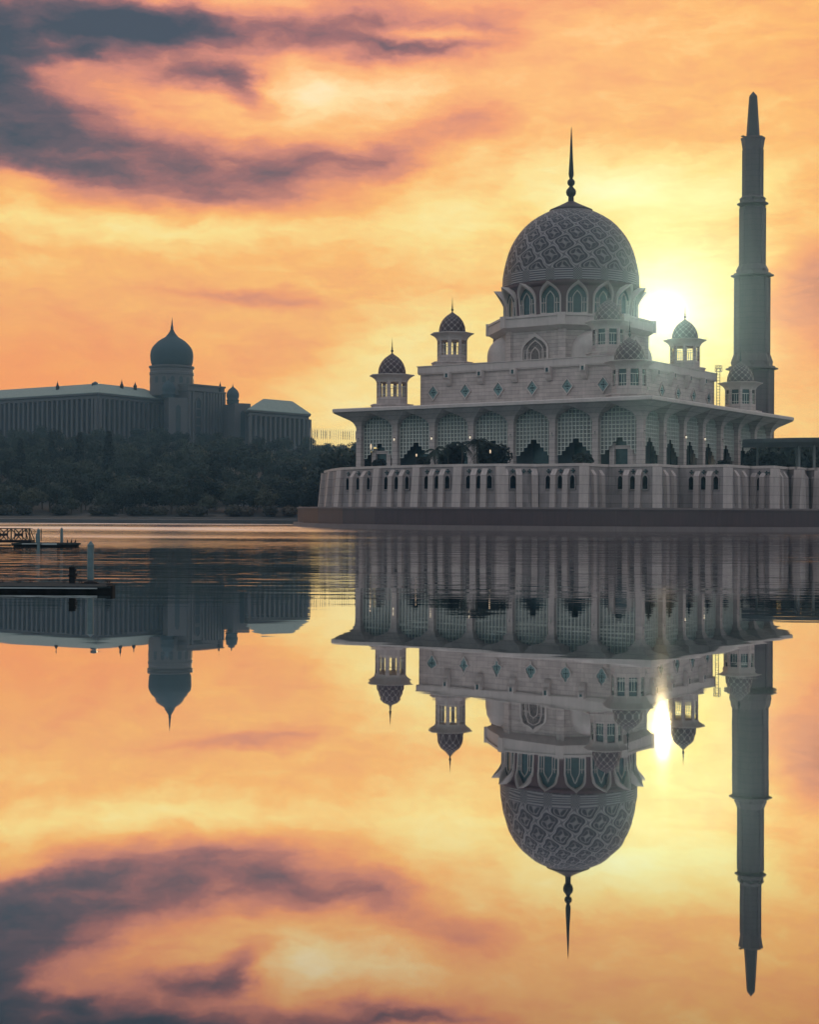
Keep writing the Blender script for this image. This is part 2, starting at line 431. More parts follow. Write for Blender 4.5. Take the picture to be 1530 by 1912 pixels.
# ------------------------------------------------------------------ water, land
def water():
    slope = [(-400, 0), (0, 0), (6, -.0118), (11, -.0115), (12.5, -.0101), (17, -.0078), (22, -.0056), (27, -.0038), (34, -.0014), (42, 0), (60, 0)]
    def s(y):
        for (a, p), (c, q) in zip(slope, slope[1:]):
            if a <= y <= c: return p + (q - p) * (y - a) / (c - a)
        return 0.0
    ys = [-400, -50, -10, 0]; y = 0.0
    while y < 44: y += 0.5; ys.append(y)
    ys += [60, 90, 140, 200, 300, 420, 600, 1000, 2000, 5000, 12000]
    z = {ys[-1]: 0.0}; acc = 0.0
    for a, c in reversed(list(zip(ys, ys[1:]))):
        acc -= (s(a) + s(c)) / 2 * (c - a); z[a] = acc          # made-up low swell near the camera, shaped to stretch the reflections
    m = MB(); xs = [-9000, -600, -200, -60, -20, 20, 60, 200, 600, 9000]
    for y in ys:
        for x in xs: m.v.append(Vector((x, y, z[y])))
    n = len(xs)
    for k in range(len(ys) - 1):
        for j in range(n - 1): m.face((k * n + j, k * n + j + 1, (k + 1) * n + j + 1, (k + 1) * n + j))
    M, n, p = mat('lake water'); n.nt.nodes.remove(p)
    t = n.n('ShaderNodeTexCoord').outputs['Object']
    x, y, zz = n.sep(t)
    rip = n.m('ADD', n.mr(y, 43, 120, 0.0, .40, True), n.mr(y, 120, 260, 0.0, .75, True))
    patch = n.mr(n.noise(n.mapping(t, scale=(.35, 1, 1)), .022, 3, .5), .38, .62, .35, 1.0, True)
    amp = n.m('MULTIPLY', n.m('MULTIPLY', rip, patch), n.mr(x, -45, 5, 2.0, .5, True))
    h1 = n.noise(n.mapping(t, rot=(0, 0, R(4)), scale=(.10, .42, 1)), 1.0, 3, .55)
    h2 = n.noise(n.mapping(t, rot=(0, 0, R(-6)), scale=(.45, 1.6, 1)), 1.0, 2, .5)
    h = n.m('ADD', n.m('MULTIPLY', h1, .36), n.m('MULTIPLY', h2, .055))
    sm = n.noise(n.mapping(t, scale=(.12, .30, 1)), 1.0, 2, .5)
    h = n.m('ADD', n.m('MULTIPLY', h, amp), n.m('MULTIPLY', sm, .0028))
    bn = n.n('ShaderNodeBump'); bn.inputs['Strength'].default_value = 1.0; bn.inputs['Distance'].default_value = 1.0
    n.put(bn.inputs['Height'], h)
    g = n.n('ShaderNodeBsdfGlossy'); g.inputs['Color'].default_value = (.985, .98, .97, 1)
    n.put(g.inputs['Roughness'], n.m('ADD', 0.011, n.m('MULTIPLY', amp, .13))); n.put(g.inputs['Normal'], bn.outputs[0])
    d = n.n('ShaderNodeBsdfDiffuse'); d.inputs['Color'].default_value = (.004, .008, .010, 1)
    lw = n.n('ShaderNodeLayerWeight'); lw.inputs[0].default_value = .5
    fac = n.mr(lw.outputs['Facing'], .66, .81, .44, .97)
    mx = n.n('ShaderNodeMixShader'); n.put(mx.inputs[0], fac); n.nt.links.new(d.outputs[0], mx.inputs[1]); n.nt.links.new(g.outputs[0], mx.inputs[2])
    o = [q for q in n.nt.nodes if q.type == 'OUTPUT_MATERIAL'][0]; n.nt.links.new(mx.outputs[0], o.inputs[0])
    tag(m.build('water', M, smooth=True), kind='structure')
water()

def sstep(t): t = max(0.0, min(1.0, t)); return t * t * (3 - 2 * t)
def ground_z(x, y):
    rise = 0.55 * sstep((y - 458) / 190) + 0.45 * sstep((y - 600) / 230)
    lat = 1.0 - 0.20 * sstep((x + 130) / 110) - 0.40 * sstep((x + 20) / 120)
    shore = 438 + 6 * math.sin(x * .012)
    return -1.2 + 2.9 * sstep((y - shore) / 5) + 0.9 * sstep((y - 446) / 10) + 35 * rise * lat
def land():
    m = MB(); xs = [-700, -600, -420] + [-340 + 12 * i for i in range(58)] + [420, 600, 700]
    ys = [430, 436, 438, 440, 442, 444, 447, 451, 456] + [464 + 12 * i for i in range(42)] + [980, 1000]
    for y in ys:
        for x in xs: m.v.append(Vector((x, y, ground_z(x, y) + random.uniform(-.15, .15))))
    n = len(xs)
    for k in range(len(ys) - 1):
        for j in range(n - 1): m.face((k * n + j, k * n + j + 1, (k + 1) * n + j + 1, (k + 1) * n + j))
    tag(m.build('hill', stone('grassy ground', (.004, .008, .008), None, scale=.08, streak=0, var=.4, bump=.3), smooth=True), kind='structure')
    e = MB(); pts = [(-400 + 10 * i, 438 + 6 * math.sin((-400 + 10 * i) * .012) + 1.2) for i in range(46)]
    e.loft([[(x, y, -.5), (x, y, 1.15), (x, y + 1.6, 1.25), (x, y + 1.6, -.5)] for x, y in pts])
    tag(e.build('embankment', stone('embankment stone', (.075, .08, .085), None), smooth=False), 'low pale stone edging along the far lake shore under the trees', 'embankment')
land()

# ------------------------------------------------------------------ mosque
MC = Vector((42.5, 398.0, 0.0)); MR = R(-34.36)
mosque = thing('mosque', 'large domed mosque of pale pink stone with latticed arcades, standing on the lakeside terrace', 'mosque', MC, MR)
FLOOR = 14.0

def mosque_hall():
    m = MB(); m.box(-35.2, 35.2, -35.2, 35.2, FLOOR, 29.1)
    for s in range(4):                       # door leaves and piers of the inner wall
        i0 = len(m.v)
        for k in range(7):
            x = -34.1 + 11.37 * k; m.m = 1
            m.box(x - 2.4, x + 2.4, -35.45, -35.2, FLOOR, 21.5); m.m = 0
        m.xform(Matrix.Rotation(s * math.pi / 2, 4, 'Z'), i0)
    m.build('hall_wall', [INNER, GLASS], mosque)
    r = MB()
    sq = lambda s, z: [(-s, -s, z), (s, -s, z), (s, s, z), (-s, s, z)]
    r.loft([sq(44.7, 29.1), sq(45, 29.25), sq(45, 29.95), sq(44.8, 30.15), sq(30, 30.9)])
    r.build('eave_roof', TRIM, mosque)
mosque_hall()

HB = 39.8; BAY = 2 * HB / 7
def column(ext, lampside):
    l, r, o, i = ext; w = .78
    prof = [(FLOOR, 0.0, 1.15), (FLOOR + .5, 0, 1.15), (FLOOR + .55, 0, 1.0), (25.0, 0.0, 1.0)] + [(z, f, 1.0) for z, f in
           ((25.5, .018), (25.9, .05), (26.3, .095), (26.7, .155), (27.0, .22), (27.3, .31), (29.05, .995))]
    m = MB(); loops = []
    for z, f, k in prof:
        a, c, d, e = w * k + (l - w) * f, w * k + (r - w) * f, w * k + (o - w) * f, w * k + (i - w) * f
        loops.append([(-a, -d, z), (c, -d, z), (c, e, z), (-a, e, z)])
    m.loft(loops, (True, False))
    return m
def lamp_part(parent, lit):
    q = MB(); q.lathe([(.04, .15), (.13, .25), (.18, .45), (.13, .65), (.04, .75)], 8, (0, -w_lamp))
    q.m = 1; q.box(-.08, .08, -.9, -.74, .9, 1.05); q.box(-.12, .12, -w_lamp - .1, -.76, .86, .96)
    o = q.build('lamp', [LAMPW if lit else LAMPOFF, DARKM], parent, True, (0, 0, 21.6)); return o
w_lamp = 1.05
reg = column((BAY / 2, BAY / 2, 5.15, 5.4), 0).build('column', STONE, mosque)
cor = column((5.15, BAY / 2, 5.15, BAY / 2), 0).build('column', STONE, mosque)
first = True
lit_cols = {(0, 1), (0, 2), (0, 3), (1, 2), (1, 3)}
for s in range(4):
    for k in range(7):
        src = cor if k == 0 else reg
        if s == 0 and k in (0, 1): o = src
        else: o = src.copy(); C.objects.link(o); o.parent = mosque
        Mx = Matrix.Rotation(s * math.pi / 2, 4, 'Z') @ Matrix.Translation((-HB + BAY * k, -HB, 0))
        o.matrix_local = Mx
        if s in (0, 1): lamp_part(o, (s, k) in lit_cols)

def screens():
    cols, cell, z0 = 10, (BAY - 1.56) / 10, 17.5; rows = 12; rh = .96
    floor_row = [0, 1, 2, 3, 4, 4, 3, 2, 1, 0]
    edges = set()
    for c in range(cols):
        for r in range(floor_row[c], rows):
            edges |= {('h', c, r), ('h', c, r + 1), ('v', c, r), ('v', c + 1, r)}
    m = MB(); t = .085
    X = lambda c: -cell * 5 + cell * c
    Z = lambda r: z0 + rh * r
    for k, c, r in edges:
        if k == 'h': m.box(X(c) + t, X(c + 1) - t, -.11, .11, Z(r) - t, Z(r) + t)
        else: m.box(X(c) - t, X(c) + t, -.13, .13, Z(r) - t, Z(r + 1) + t)
    p = MB()
    for c in range(cols): p.box(X(c), X(c + 1), .16, .24, Z(floor_row[c]), Z(rows))
    a = m.build('screen', WHITE, mosque); g = p.build('screen_pane', PANE, a)
    first = True
    for s in range(4):
        for k in range(7):
            o = a if first else copy_tree(a, mosque)
            first = False
            o.matrix_local = Matrix.Rotation(s * math.pi / 2, 4, 'Z') @ Matrix.Translation((-HB + BAY * (k + .5), -HB + .55, 0))
screens()
def portal(s, k):
    m = MB()
    m.box(-3.0, -1.7, -1.2, 1.2, FLOOR, 20.0); m.box(1.7, 3.0, -1.2, 1.2, FLOOR, 20.0); m.box(-1.7, 1.7, -1.0, 1.0, 18.6, 19.4); m.box(-1.7, 1.7, -1.0, 1.0, FLOOR, 14.6)
    m.m = 1; m.box(-1.7, 1.7, -.4, .4, 14.6, 18.6); m.box(-1.7, 1.7, -.3, .3, 19.4, 20.6)
    o = m.build('portal', [STONE, GLASS], mosque)
    o.matrix_local = Matrix.Rotation(s * math.pi / 2, 4, 'Z') @ Matrix.Translation((-HB + BAY * (k + .5), -HB + 2.5, 0))
portal(0, 6); portal(0, 0)

# upper block with cornice, diamond panels and brackets
UB, UZ0, UZ1 = 29.0, 30.5, 41.6
def upper():
    sq = lambda s, z: [(-s, -s, z), (s, -s, z), (s, s, z), (-s, s, z)]
    m = MB(); m.loft([sq(UB - .35, UZ0), sq(UB - .35, UZ1 - .3)])
    wall = m.build('upper_wall', WALL, mosque)
    c = MB(); c.loft([sq(UB - .5, 39.3), sq(UB + .05, 39.35), sq(UB + .2, 39.8), sq(UB + .2, UZ1 - .25), sq(UB + .4, UZ1 - .2), sq(UB + .4, UZ1)])
    c.build('cornice', TRIM, wall)
    d = MB(); w, h = 1.75, 2.15
    def rhomb(k, y): return [(-w * k, y, 0), (0, y, -h * k), (w * k, y, 0), (0, y, h * k)]
    d.loft([rhomb(1, -.0), rhomb(1, -.38), rhomb(.82, -.38), rhomb(.82, -.08)], (False, False))
    d.m = 1; d.loft([rhomb(.82, -.08), rhomb(.6, -.08)], (False, False))
    d.m = 2; d.loft([rhomb(.6, -.06), rhomb(.5, -.06)], (False, True))
    d.m = 3; i0 = len(d.v)
    for a in range(4):
        x, z = .36 * math.cos(a * math.pi / 2) * 1.4, .36 * math.sin(a * math.pi / 2) * 1.6
        d.box(x - .13, x + .13, -.14, -.065, z - .15, z + .15)
    d.box(-.16, .16, -.15, -.065, -.2, .2)
    dp = d.build('diamond_panel', [TRIM, TEAL, TEAL, BLACK], wall)
    k = MB()                                   # hooked water spout bracket
    prof = [(-.0, 0), (-1.6, 0), (-1.6, -1.5), (-1.1, -2.0), (-.95, -2.7), (-.45, -3.4), (0, -3.4)]
    k.loft([[(-.75, y, z) for y, z in prof], [(.75, y, z) for y, z in prof]])
    k.m = 1; k.box(-.32, .32, -1.68, -1.61, -1.35, -.35)
    br = k.build('bracket', [TRIM, GLASS], wall)
    f1 = f2 = True
    for s in range(4):
        for i in range(6):
            x = -24.5 + 9.8 * i
            Mx = Matrix.Rotation(s * math.pi / 2, 4, 'Z') @ Matrix.Translation((x, -UB + .35, 34.6))
            if f1: o = dp; f1 = False
            else: o = dp.copy(); C.objects.link(o); o.parent = wall
            o.matrix_local = Mx
            if i < 5:
                if f2: o = br; f2 = False
                else: o = br.copy(); C.objects.link(o); o.parent = wall
                o.matrix_local = Matrix.Rotation(s * math.pi / 2, 4, 'Z') @ Matrix.Translation((x + 4.9, -UB + .35, 39.6))
    l = MB()                                    # service ladder on the far corner
    for dx in (-.45, .45): l.tube((UB + .9 + dx, UB - .5, 30.6), (UB + .9 + dx, UB - .5, 43.4), .09, n=5)
    for j in range(16): l.tube((UB + .45, UB - .5, 31 + j * .78), (UB + 1.35, UB - .5, 31 + j * .78), .07, n=4)
    cage = [(UB + .2, UB - 1.1), (UB + 1.7, UB - 1.1), (UB + 1.7, UB + .1), (UB + .2, UB + .1)]
    for k_ in range(4):
        a, q = cage[k_], cage[(k_ + 1) % 4]
        for zz in (42.0, 42.8, 43.6): l.tube((*a, zz), (*q, zz), .06, n=4)
        l.tube((*a, 42.0), (*a, 43.6), .06, n=4); l.tube((*a, 42.0), (*q, 43.6), .05, n=4)
    l.build('ladder', LEDGE, wall)
upper()

# octagonal base of the dome
def octa(rc, z, ph=R(22.5)): return [(rc * math.cos(ph + k * math.pi / 4), rc * math.sin(ph + k * math.pi / 4), z) for k in range(8)]
def pointed(w, z0, zs, zt, n=7):
    """outline of a pointed arch: half width w, foot z0, springing zs, tip zt; list of (x, z) left foot -> tip -> right foot"""
    L = [(-w, z0)]
    for k in range(n + 1):
        t = k / n
        x = -w * (1 - t) ** 0.62 if t < 1 else 0
        L.append((-w * math.cos(t * math.pi / 2) ** 1.15 if t < 1 else 0.0, zs + (zt - zs) * (0.78 * math.sin(t * math.pi / 2) ** .95 + .22 * t ** 3)))
    return L + [(-x, z) for x, z in reversed(L[:-1])]
def arch_window(parts, y):
    """parts: frame outlines and glass in the plane x,z at y; frame proud of the wall"""
    pass
def octagon():
    ap = 18.7; rc = ap / math.cos(R(22.5))
    m = MB(); m.loft([octa(rc, 41.3), octa(rc, 50.6)])
    for k in range(8):
        a = R(22.5) + k * math.pi / 4; i0 = len(m.v)
        m.box(-1.0, .35, -1.0, 1.0, 41.3, 50.55); m.xform(Matrix.Rotation(a, 4, 'Z') @ Matrix.Translation((rc, 0, 0)), i0)
    o = m.build('octagonal_base', WALL, mosque)
    c = MB(); c.loft([octa(rc - .2, 49.9), octa(rc + .5, 50.2), octa(22.0, 51.0), octa(22.2, 51.05), octa(22.2, 53.3), octa(22.5, 53.35), octa(22.5, 53.9), octa(17, 54.0)])
    for k in range(8):
        a = R(22.5) + k * math.pi / 4; i0 = len(c.v)
        c.box(-.8, .35, -1.0, 1.0, 51.0, 54.1); c.xform(Matrix.Rotation(a, 4, 'Z') @ Matrix.Translation((22.2, 0, 0)), i0)
    c.build('cornice', TRIM, o)
    w = MB()
    def outline(pts, y): return [(x, y, z) for x, z in pts]
    A, B_ = pointed(4.0, 41.7, 45.0, 49.6), pointed(3.5, 41.7, 45.0, 48.6)
    w.m = 0; w.loft([outline(A, .2), outline(A, -.45), outline(B_, -.45), outline(B_, .1)], (False, False), False)
    w.m = 1; i = len(w.v); w.v += [Vector(q) for q in outline(B_, .0)]; w.face(range(i, i + len(B_)))
    w.m = 2
    I = pointed(1.35, 41.7, 43.9, 46.0); J = pointed(1.15, 41.7, 43.9, 45.7)
    w.loft([outline(I, -.02), outline(I, -.22), outline(J, -.22), outline(J, -.02)], (False, False), False)
    I = pointed(2.5, 41.7, 44.6, 47.8); J = pointed(2.28, 41.7, 44.6, 47.5)
    w.loft([outline(I, -.02), outline(I, -.2), outline(J, -.2), outline(J, -.02)], (False, False), False)
    for x in (-3.3, -2.0, 2.0, 3.3): w.box(x - .06, x + .06, -.16, -.02, 41.7, 45.4)
    for z in (43.0, 44.6): w.box(-3.45, -1.36, -.14, -.03, z - .06, z + .06); w.box(1.36, 3.45, -.14, -.03, z - .06, z + .06)
    win = w.build('arched_window', [TRIM, GLASS, TRIM], o)
    d = MB(); prof = [(5.6, 41.4), (5.6, 44.6)] + [(5.6 * math.cos(t), 44.6 + 5.5 * math.sin(t)) for t in [R(q) for q in range(8, 91, 8)]] + [(.01, 50.1)]
    d.lathe(prof, 32); semi = d.build('semi_dome', TRIM, o, True)
    for k in range(4):
        p = win if k == 0 else win.copy()
        if k: C.objects.link(p); p.parent = o
        p.matrix_local = Matrix.Rotation(k * math.pi / 2, 4, 'Z') @ Matrix.Translation((0, -ap, 0))
        p = semi if k == 0 else semi.copy()
        if k: C.objects.link(p); p.parent = o
        a = R(-45) + k * math.pi / 2; p.location = (16.9 * math.cos(a), 16.9 * math.sin(a), 0)
octagon()

def drum_and_dome():
    m = MB(); m.lathe([(17.3, 53.5), (17.3, 61.6), (18.0, 62.1), (18.15, 62.4), (18.15, 62.9), (17.0, 63.0)], 96)
    o = m.build('drum', MAROON, mosque, True, auto=30)
    w = MB(); Rr = 17.3
    def wrap(pts, rad): 
        res = []
        for (x, z), q in zip(pts, rad):
            a = x / Rr; res.append((q * math.sin(a), -q * math.cos(a), z))
        return res
    A = pointed(2.75, 54.0, 58.4, 62.4, 9); B_ = pointed(2.35, 54.0, 58.4, 61.7, 9)
    n = len(A)
    def proj(z, k): return Rr + .12 + k * max(0.0, (z - 56.5) / 5.9) ** 1.7
    w.m = 0
    w.loft([wrap(A, [Rr - .1] * n), wrap(A, [proj(z, 3.0) for x, z in A]), wrap(B_, [proj(z, 2.8) for x, z in B_]), wrap(B_, [Rr + .02] * n)], (False, False), False)
    w.m = 1; i = len(w.v); w.v += [Vector(q) for q in wrap(B_, [Rr + .28] * n)]; w.face(range(i, i + n))
    w.m = 2
    I = pointed(1.2, 54.6, 58.0, 60.3); J = pointed(1.03, 54.6, 58.0, 60.0)
    w.loft([wrap(I, [Rr + .2] * len(I)), wrap(I, [Rr + .45] * len(I)), wrap(J, [Rr + .45] * len(I)), wrap(J, [Rr + .2] * len(I))], (False, False), False)
    for x in (-1.75, 1.75): w.box(x - .06, x + .06, -Rr - .45, -Rr + .1, 54.6, 58.4)
    for z in (54.6, 57.2): w.box(-2.3, -1.2, -Rr - .45, -Rr + .1, z - .07, z + .07); w.box(1.2, 2.3, -Rr - .45, -Rr + .1, z - .07, z + .07)
    w.box(-2.35, 2.35, -Rr - .45, -Rr + .1, 54.0, 54.55)
    win = w.build('arched_window', [TRIM, GLASS, TRIM], o)
    a0 = R(-0.5) - MR            # one bay turned almost to the lake front
    for k in range(16):
        p = win if k == 0 else win.copy()
        if k: C.objects.link(p); p.parent = o
        p.rotation_euler = (0, 0, a0 + k * math.pi / 8)
    # dome
    prof0 = [(18.1, 63.0), (18.05, 65.6), (17.85, 67.2), (17.6, 68.5), (17.15, 70.4), (16.5, 72.6), (15.7, 74.5), (14.8, 76.1), (13.6, 77.8), (12.3, 79.3), (10.8, 80.65), (9.1, 81.8), (7.3, 82.8), (5.6, 83.6)]
    prof = []
    for (r0, z0), (r1, z1) in zip(prof0, prof0[1:]):
        for t in (0, .25, .5, .75): prof.append((r0 + (r1 - r0) * t, z0 + (z1 - z0) * t))
    prof.append(prof0[-1])
    ph = -math.pi / 2 + a0 + math.pi / 16
    d = MB(); d.lathe([q for q in prof if q[1] >= 66.0], 160, ph=ph, cells=16)
    dome = d.build('dome', DOME, mosque, True)
    bd = MB(); bd.lathe([(18.12, 63.0), (18.1, 64.0), (18.05, 65.6), (18.05, 66.02), (17.9, 66.1)], 160, ph=ph, cells=16)
    bd.build('patterned_band', BAND, dome, True)
    cp = MB(); cp.lathe([(5.55, 83.5), (5.75, 83.75), (5.7, 83.95), (4.6, 84.45), (3.2, 85.1), (1.9, 85.75), (.8, 86.35)], 48)
    cp.build('cap', stone('dome cap', (.05, .033, .04), None), dome, True)
    f = MB()
    def ball(r, z): return [(r * math.sin(t), z - r * math.cos(t)) for t in [R(q) for q in range(25, 160, 15)]]
    f.lathe([(.78, 86.2), (.72, 87.5)] + ball(1.34, 88.75) + [(.55, 90.2)] + ball(1.02, 91.35) + [(.4, 92.45), (.62, 93.0), (.70, 93.6), (.45, 98), (.26, 102.5), (.12, 105.2), (.02, 106.2)], 20)
    f.build('finial', DARKM, dome, True)
drum_and_dome()

# small domed turrets
def turret():
    ph = R(22.5); m = MB()
    oc = lambda r, z: [(r * math.cos(ph + k * math.pi / 4), r * math.sin(ph + k * math.pi / 4), z) for k in range(8)]
    m.loft([oc(5.5, -.6), oc(5.5, .5), oc(5.75, .55), oc(5.75, .9), oc(4.1, 1.0), oc(4.1, 2.7), oc(3.3, 2.75)])
    ap = 4.1 * math.cos(ph); half = 4.1 * math.sin(ph)
    for k in range(8):
        i0 = len(m.v)
        P = pointed(1.02, 2.7, 6.3, 7.5, 5)
        outer = [(-half, 2.7), (-half, 8.3), (half, 8.3), (half, 2.7)]
        for y in (0.0, .55):
            pass
        seq = P
        n = len(seq); j = len(m.v)
        top = [(-half, 2.7)] + [(-half + 2 * half * t / (n - 3), 8.3) if 0 < t < n - 3 else ((-half if t == 0 else half), 8.3) for t in range(n - 2)] + [(half, 2.7)]
        for y in (0.0, .6):
            m.v += [Vector((x, y, z)) for x, z in seq] + [Vector((x, y, z)) for x, z in top]
        for t in range(n - 1):
            m.face((j + t, j + n + t, j + n + t + 1, j + t + 1))
            m.face((j + 2 * n + t, j + 2 * n + t + 1, j + 3 * n + t + 1, j + 3 * n + t))
            m.face((j + t, j + t + 1, j + 2 * n + t + 1, j + 2 * n + t))
        m.xform(Matrix.Rotation(k * math.pi / 4, 4, 'Z') @ Matrix.Translation((0, -ap, 0)), i0)
        i0 = len(m.v)                                   # transom and mullions in the opening
        m.m = 1
        m.box(-1.0, 1.0, .25, .38, 5.4, 5.55); m.box(-.36, -.28, .25, .38, 2.7, 5.4); m.box(.28, .36, .25, .38, 2.7, 5.4)
        m.box(-1.0, 1.0, .25, .38, 3.3, 3.4)
        m.m = 0
        m.xform(Matrix.Rotation(k * math.pi / 4, 4, 'Z') @ Matrix.Translation((0, -ap, 0)), i0)
    o = m.build('turret', [STONE, WHITE], mosque)
    e = MB(); e.loft([oc(4.12, 6.6), oc(4.3, 7.1), oc(4.7, 7.6), oc(5.35, 8.05), oc(6.0, 8.35), oc(6.0, 8.55), oc(3.6, 8.75)])
    e.build('eave', TRIM, o)
    d = MB(); d.lathe([(3.6, 8.6), (3.62, 9.1), (3.58, 9.7), (3.45, 10.4), (3.2, 11.1), (2.85, 11.8), (2.35, 12.5), (1.75, 13.1), (1.05, 13.6), (.45, 14.0), (.12, 14.35)], 48, cells=12)
    d.build('dome', DOMES, o, True)
    f = MB(); f.lathe([(.16, 14.2), (.16, 14.5), (.32, 14.75), (.34, 14.95), (.16, 15.25), (.14, 15.4), (.22, 15.55), (.14, 15.8), (.05, 17.4), (.01, 18.3)], 10)
    f.build('finial', DARKM, o, True)
    return o
tur = turret()
def glazing(o):
    g = MB()
    for k in range(8):
        i0 = len(g.v); g.box(-1.0, 1.0, .42, .48, 2.75, 7.4); g.xform(Matrix.Rotation(k * math.pi / 4, 4, 'Z') @ Matrix.Translation((0, -4.1 * math.cos(R(22.5)), 0)), i0)
    g.build('glazing', GLASS, o)
spots = [(sx * q, sy * q, z) for q, z in ((33.97, 30.6), (22.7, 41.9)) for sx, sy in ((-1, -1), (1, -1), (1, 1), (-1, 1))]
for k, (x, y, z) in enumerate(spots):
    o = tur if k == 0 else copy_tree(tur, mosque)
    o.location = (x, y, z); 
    if z > 35: o.scale = (.97, .97, .99)
for o in [c for c in mosque.children if c.name.startswith('turret')]:
    if o.location.x > 0 and (o.location.y < 0 or o.location.z < 35): glazing(o)

# ------------------------------------------------------------------ minaret
def minaret():
    YM = 440.0; k = YM / F; base = at(1404.5, 775, YM)
    root = thing('minaret', 'tall tapering stone minaret with four stepped balconies and a pointed spire beside the mosque', 'minaret', (base.x, YM, 0), R(12))
    oc = lambda r, z: [(r / math.cos(R(22.5)) * math.cos(R(22.5) + j * math.pi / 4) * 0.985, r / math.cos(R(22.5)) * math.sin(R(22.5) + j * math.pi / 4) * .985, z) for j in range(8)]
    Zp = lambda y: at(1405, y, YM).z
    def W_(px): return px / 2 * k
    def tier(y0, y1, w, mt):
        m = MB(); m.loft([oc(W_(w), Zp(y0)), oc(W_(w), Zp(y1))])
        for j in range(8):                                # slim corner ribs
            a = R(22.5) + j * math.pi / 4; i0 = len(m.v); r = W_(w) / math.cos(R(22.5)) * .985
            m.box(-.3, .14, -.32, .32, Zp(y0), Zp(y1) - .05); m.xform(Matrix.Rotation(a, 4, 'Z') @ Matrix.Translation((r, 0, 0)), i0)
        return m.build('shaft', mt, root)
    tiers = [(1010, 692, 75), (668, 520, 61), (505, 388, 44.6), (370, 280, 35.2)]
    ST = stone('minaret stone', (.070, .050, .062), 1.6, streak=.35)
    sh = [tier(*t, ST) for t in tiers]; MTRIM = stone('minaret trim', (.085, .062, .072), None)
    def gallery(parent, yt, yb, ym, w_top, w_sh, w_up):
        m = MB(); zt, zb, zm = Zp(yt), Zp(yb), Zp(ym)
        m.loft([oc(W_(w_sh) - .1, zb), oc(W_(w_sh) + .25, zb + .15), oc(W_(w_top) - 1.2, zb + .45), oc(W_(w_top), zb + .75), oc(W_(w_top), zb + 1.15), oc(W_(w_top) - .7, zb + 1.2), oc(W_(w_top) - .9, zt)])
        m.loft([oc(W_(w_top) - 1.6, zt - .05), oc(W_(w_up) + .9, zt + (zm - zt) * .35), oc(W_(w_up) + .15, zm)])
        for j in range(8):                                # little gables over each face
            i0 = len(m.v); r = W_(w_up); hw = r * .36; h = zm - zt
            m.loft([[(-hw, -r - .95, zt), (hw, -r - .95, zt), (0, -r - .3, zt + h * 1.1)], [(-hw, -r + .3, zt), (hw, -r + .3, zt), (0, -r + .3, zt + h * 1.1)]])
            m.xform(Matrix.Rotation(j * math.pi / 4, 4, 'Z'), i0)
        m.build('balcony', MTRIM, parent)
    gallery(sh[0], 684, 695, 662, 90, 75, 61)
    gallery(sh[1], 510, 521, 495, 74, 61, 44.6)
    gallery(sh[2], 374, 387, 367, 54, 44.6, 35.2)
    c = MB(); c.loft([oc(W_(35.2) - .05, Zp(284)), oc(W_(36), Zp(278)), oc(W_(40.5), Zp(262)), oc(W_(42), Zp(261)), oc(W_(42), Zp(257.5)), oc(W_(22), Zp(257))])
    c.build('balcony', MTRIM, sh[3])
    p = MB(); p.loft([oc(W_(23.6), Zp(258)), oc(W_(14.2), Zp(181)), oc(W_(12), Zp(178)), oc(.05, Zp(171))])
    p.build('spire', plain('dark spire', (.03, .027, .035)), root)
    t = MB(); t.tube((-W_(42) + .2, 0, Zp(258)), (-W_(42) + .2, 0, Zp(253)), .1); t.box(-W_(42) - .4, -W_(42) + .7, -.25, .25, Zp(256.5), Zp(254.8))
    t.build('loudspeaker', DARKM, sh[3])
minaret()

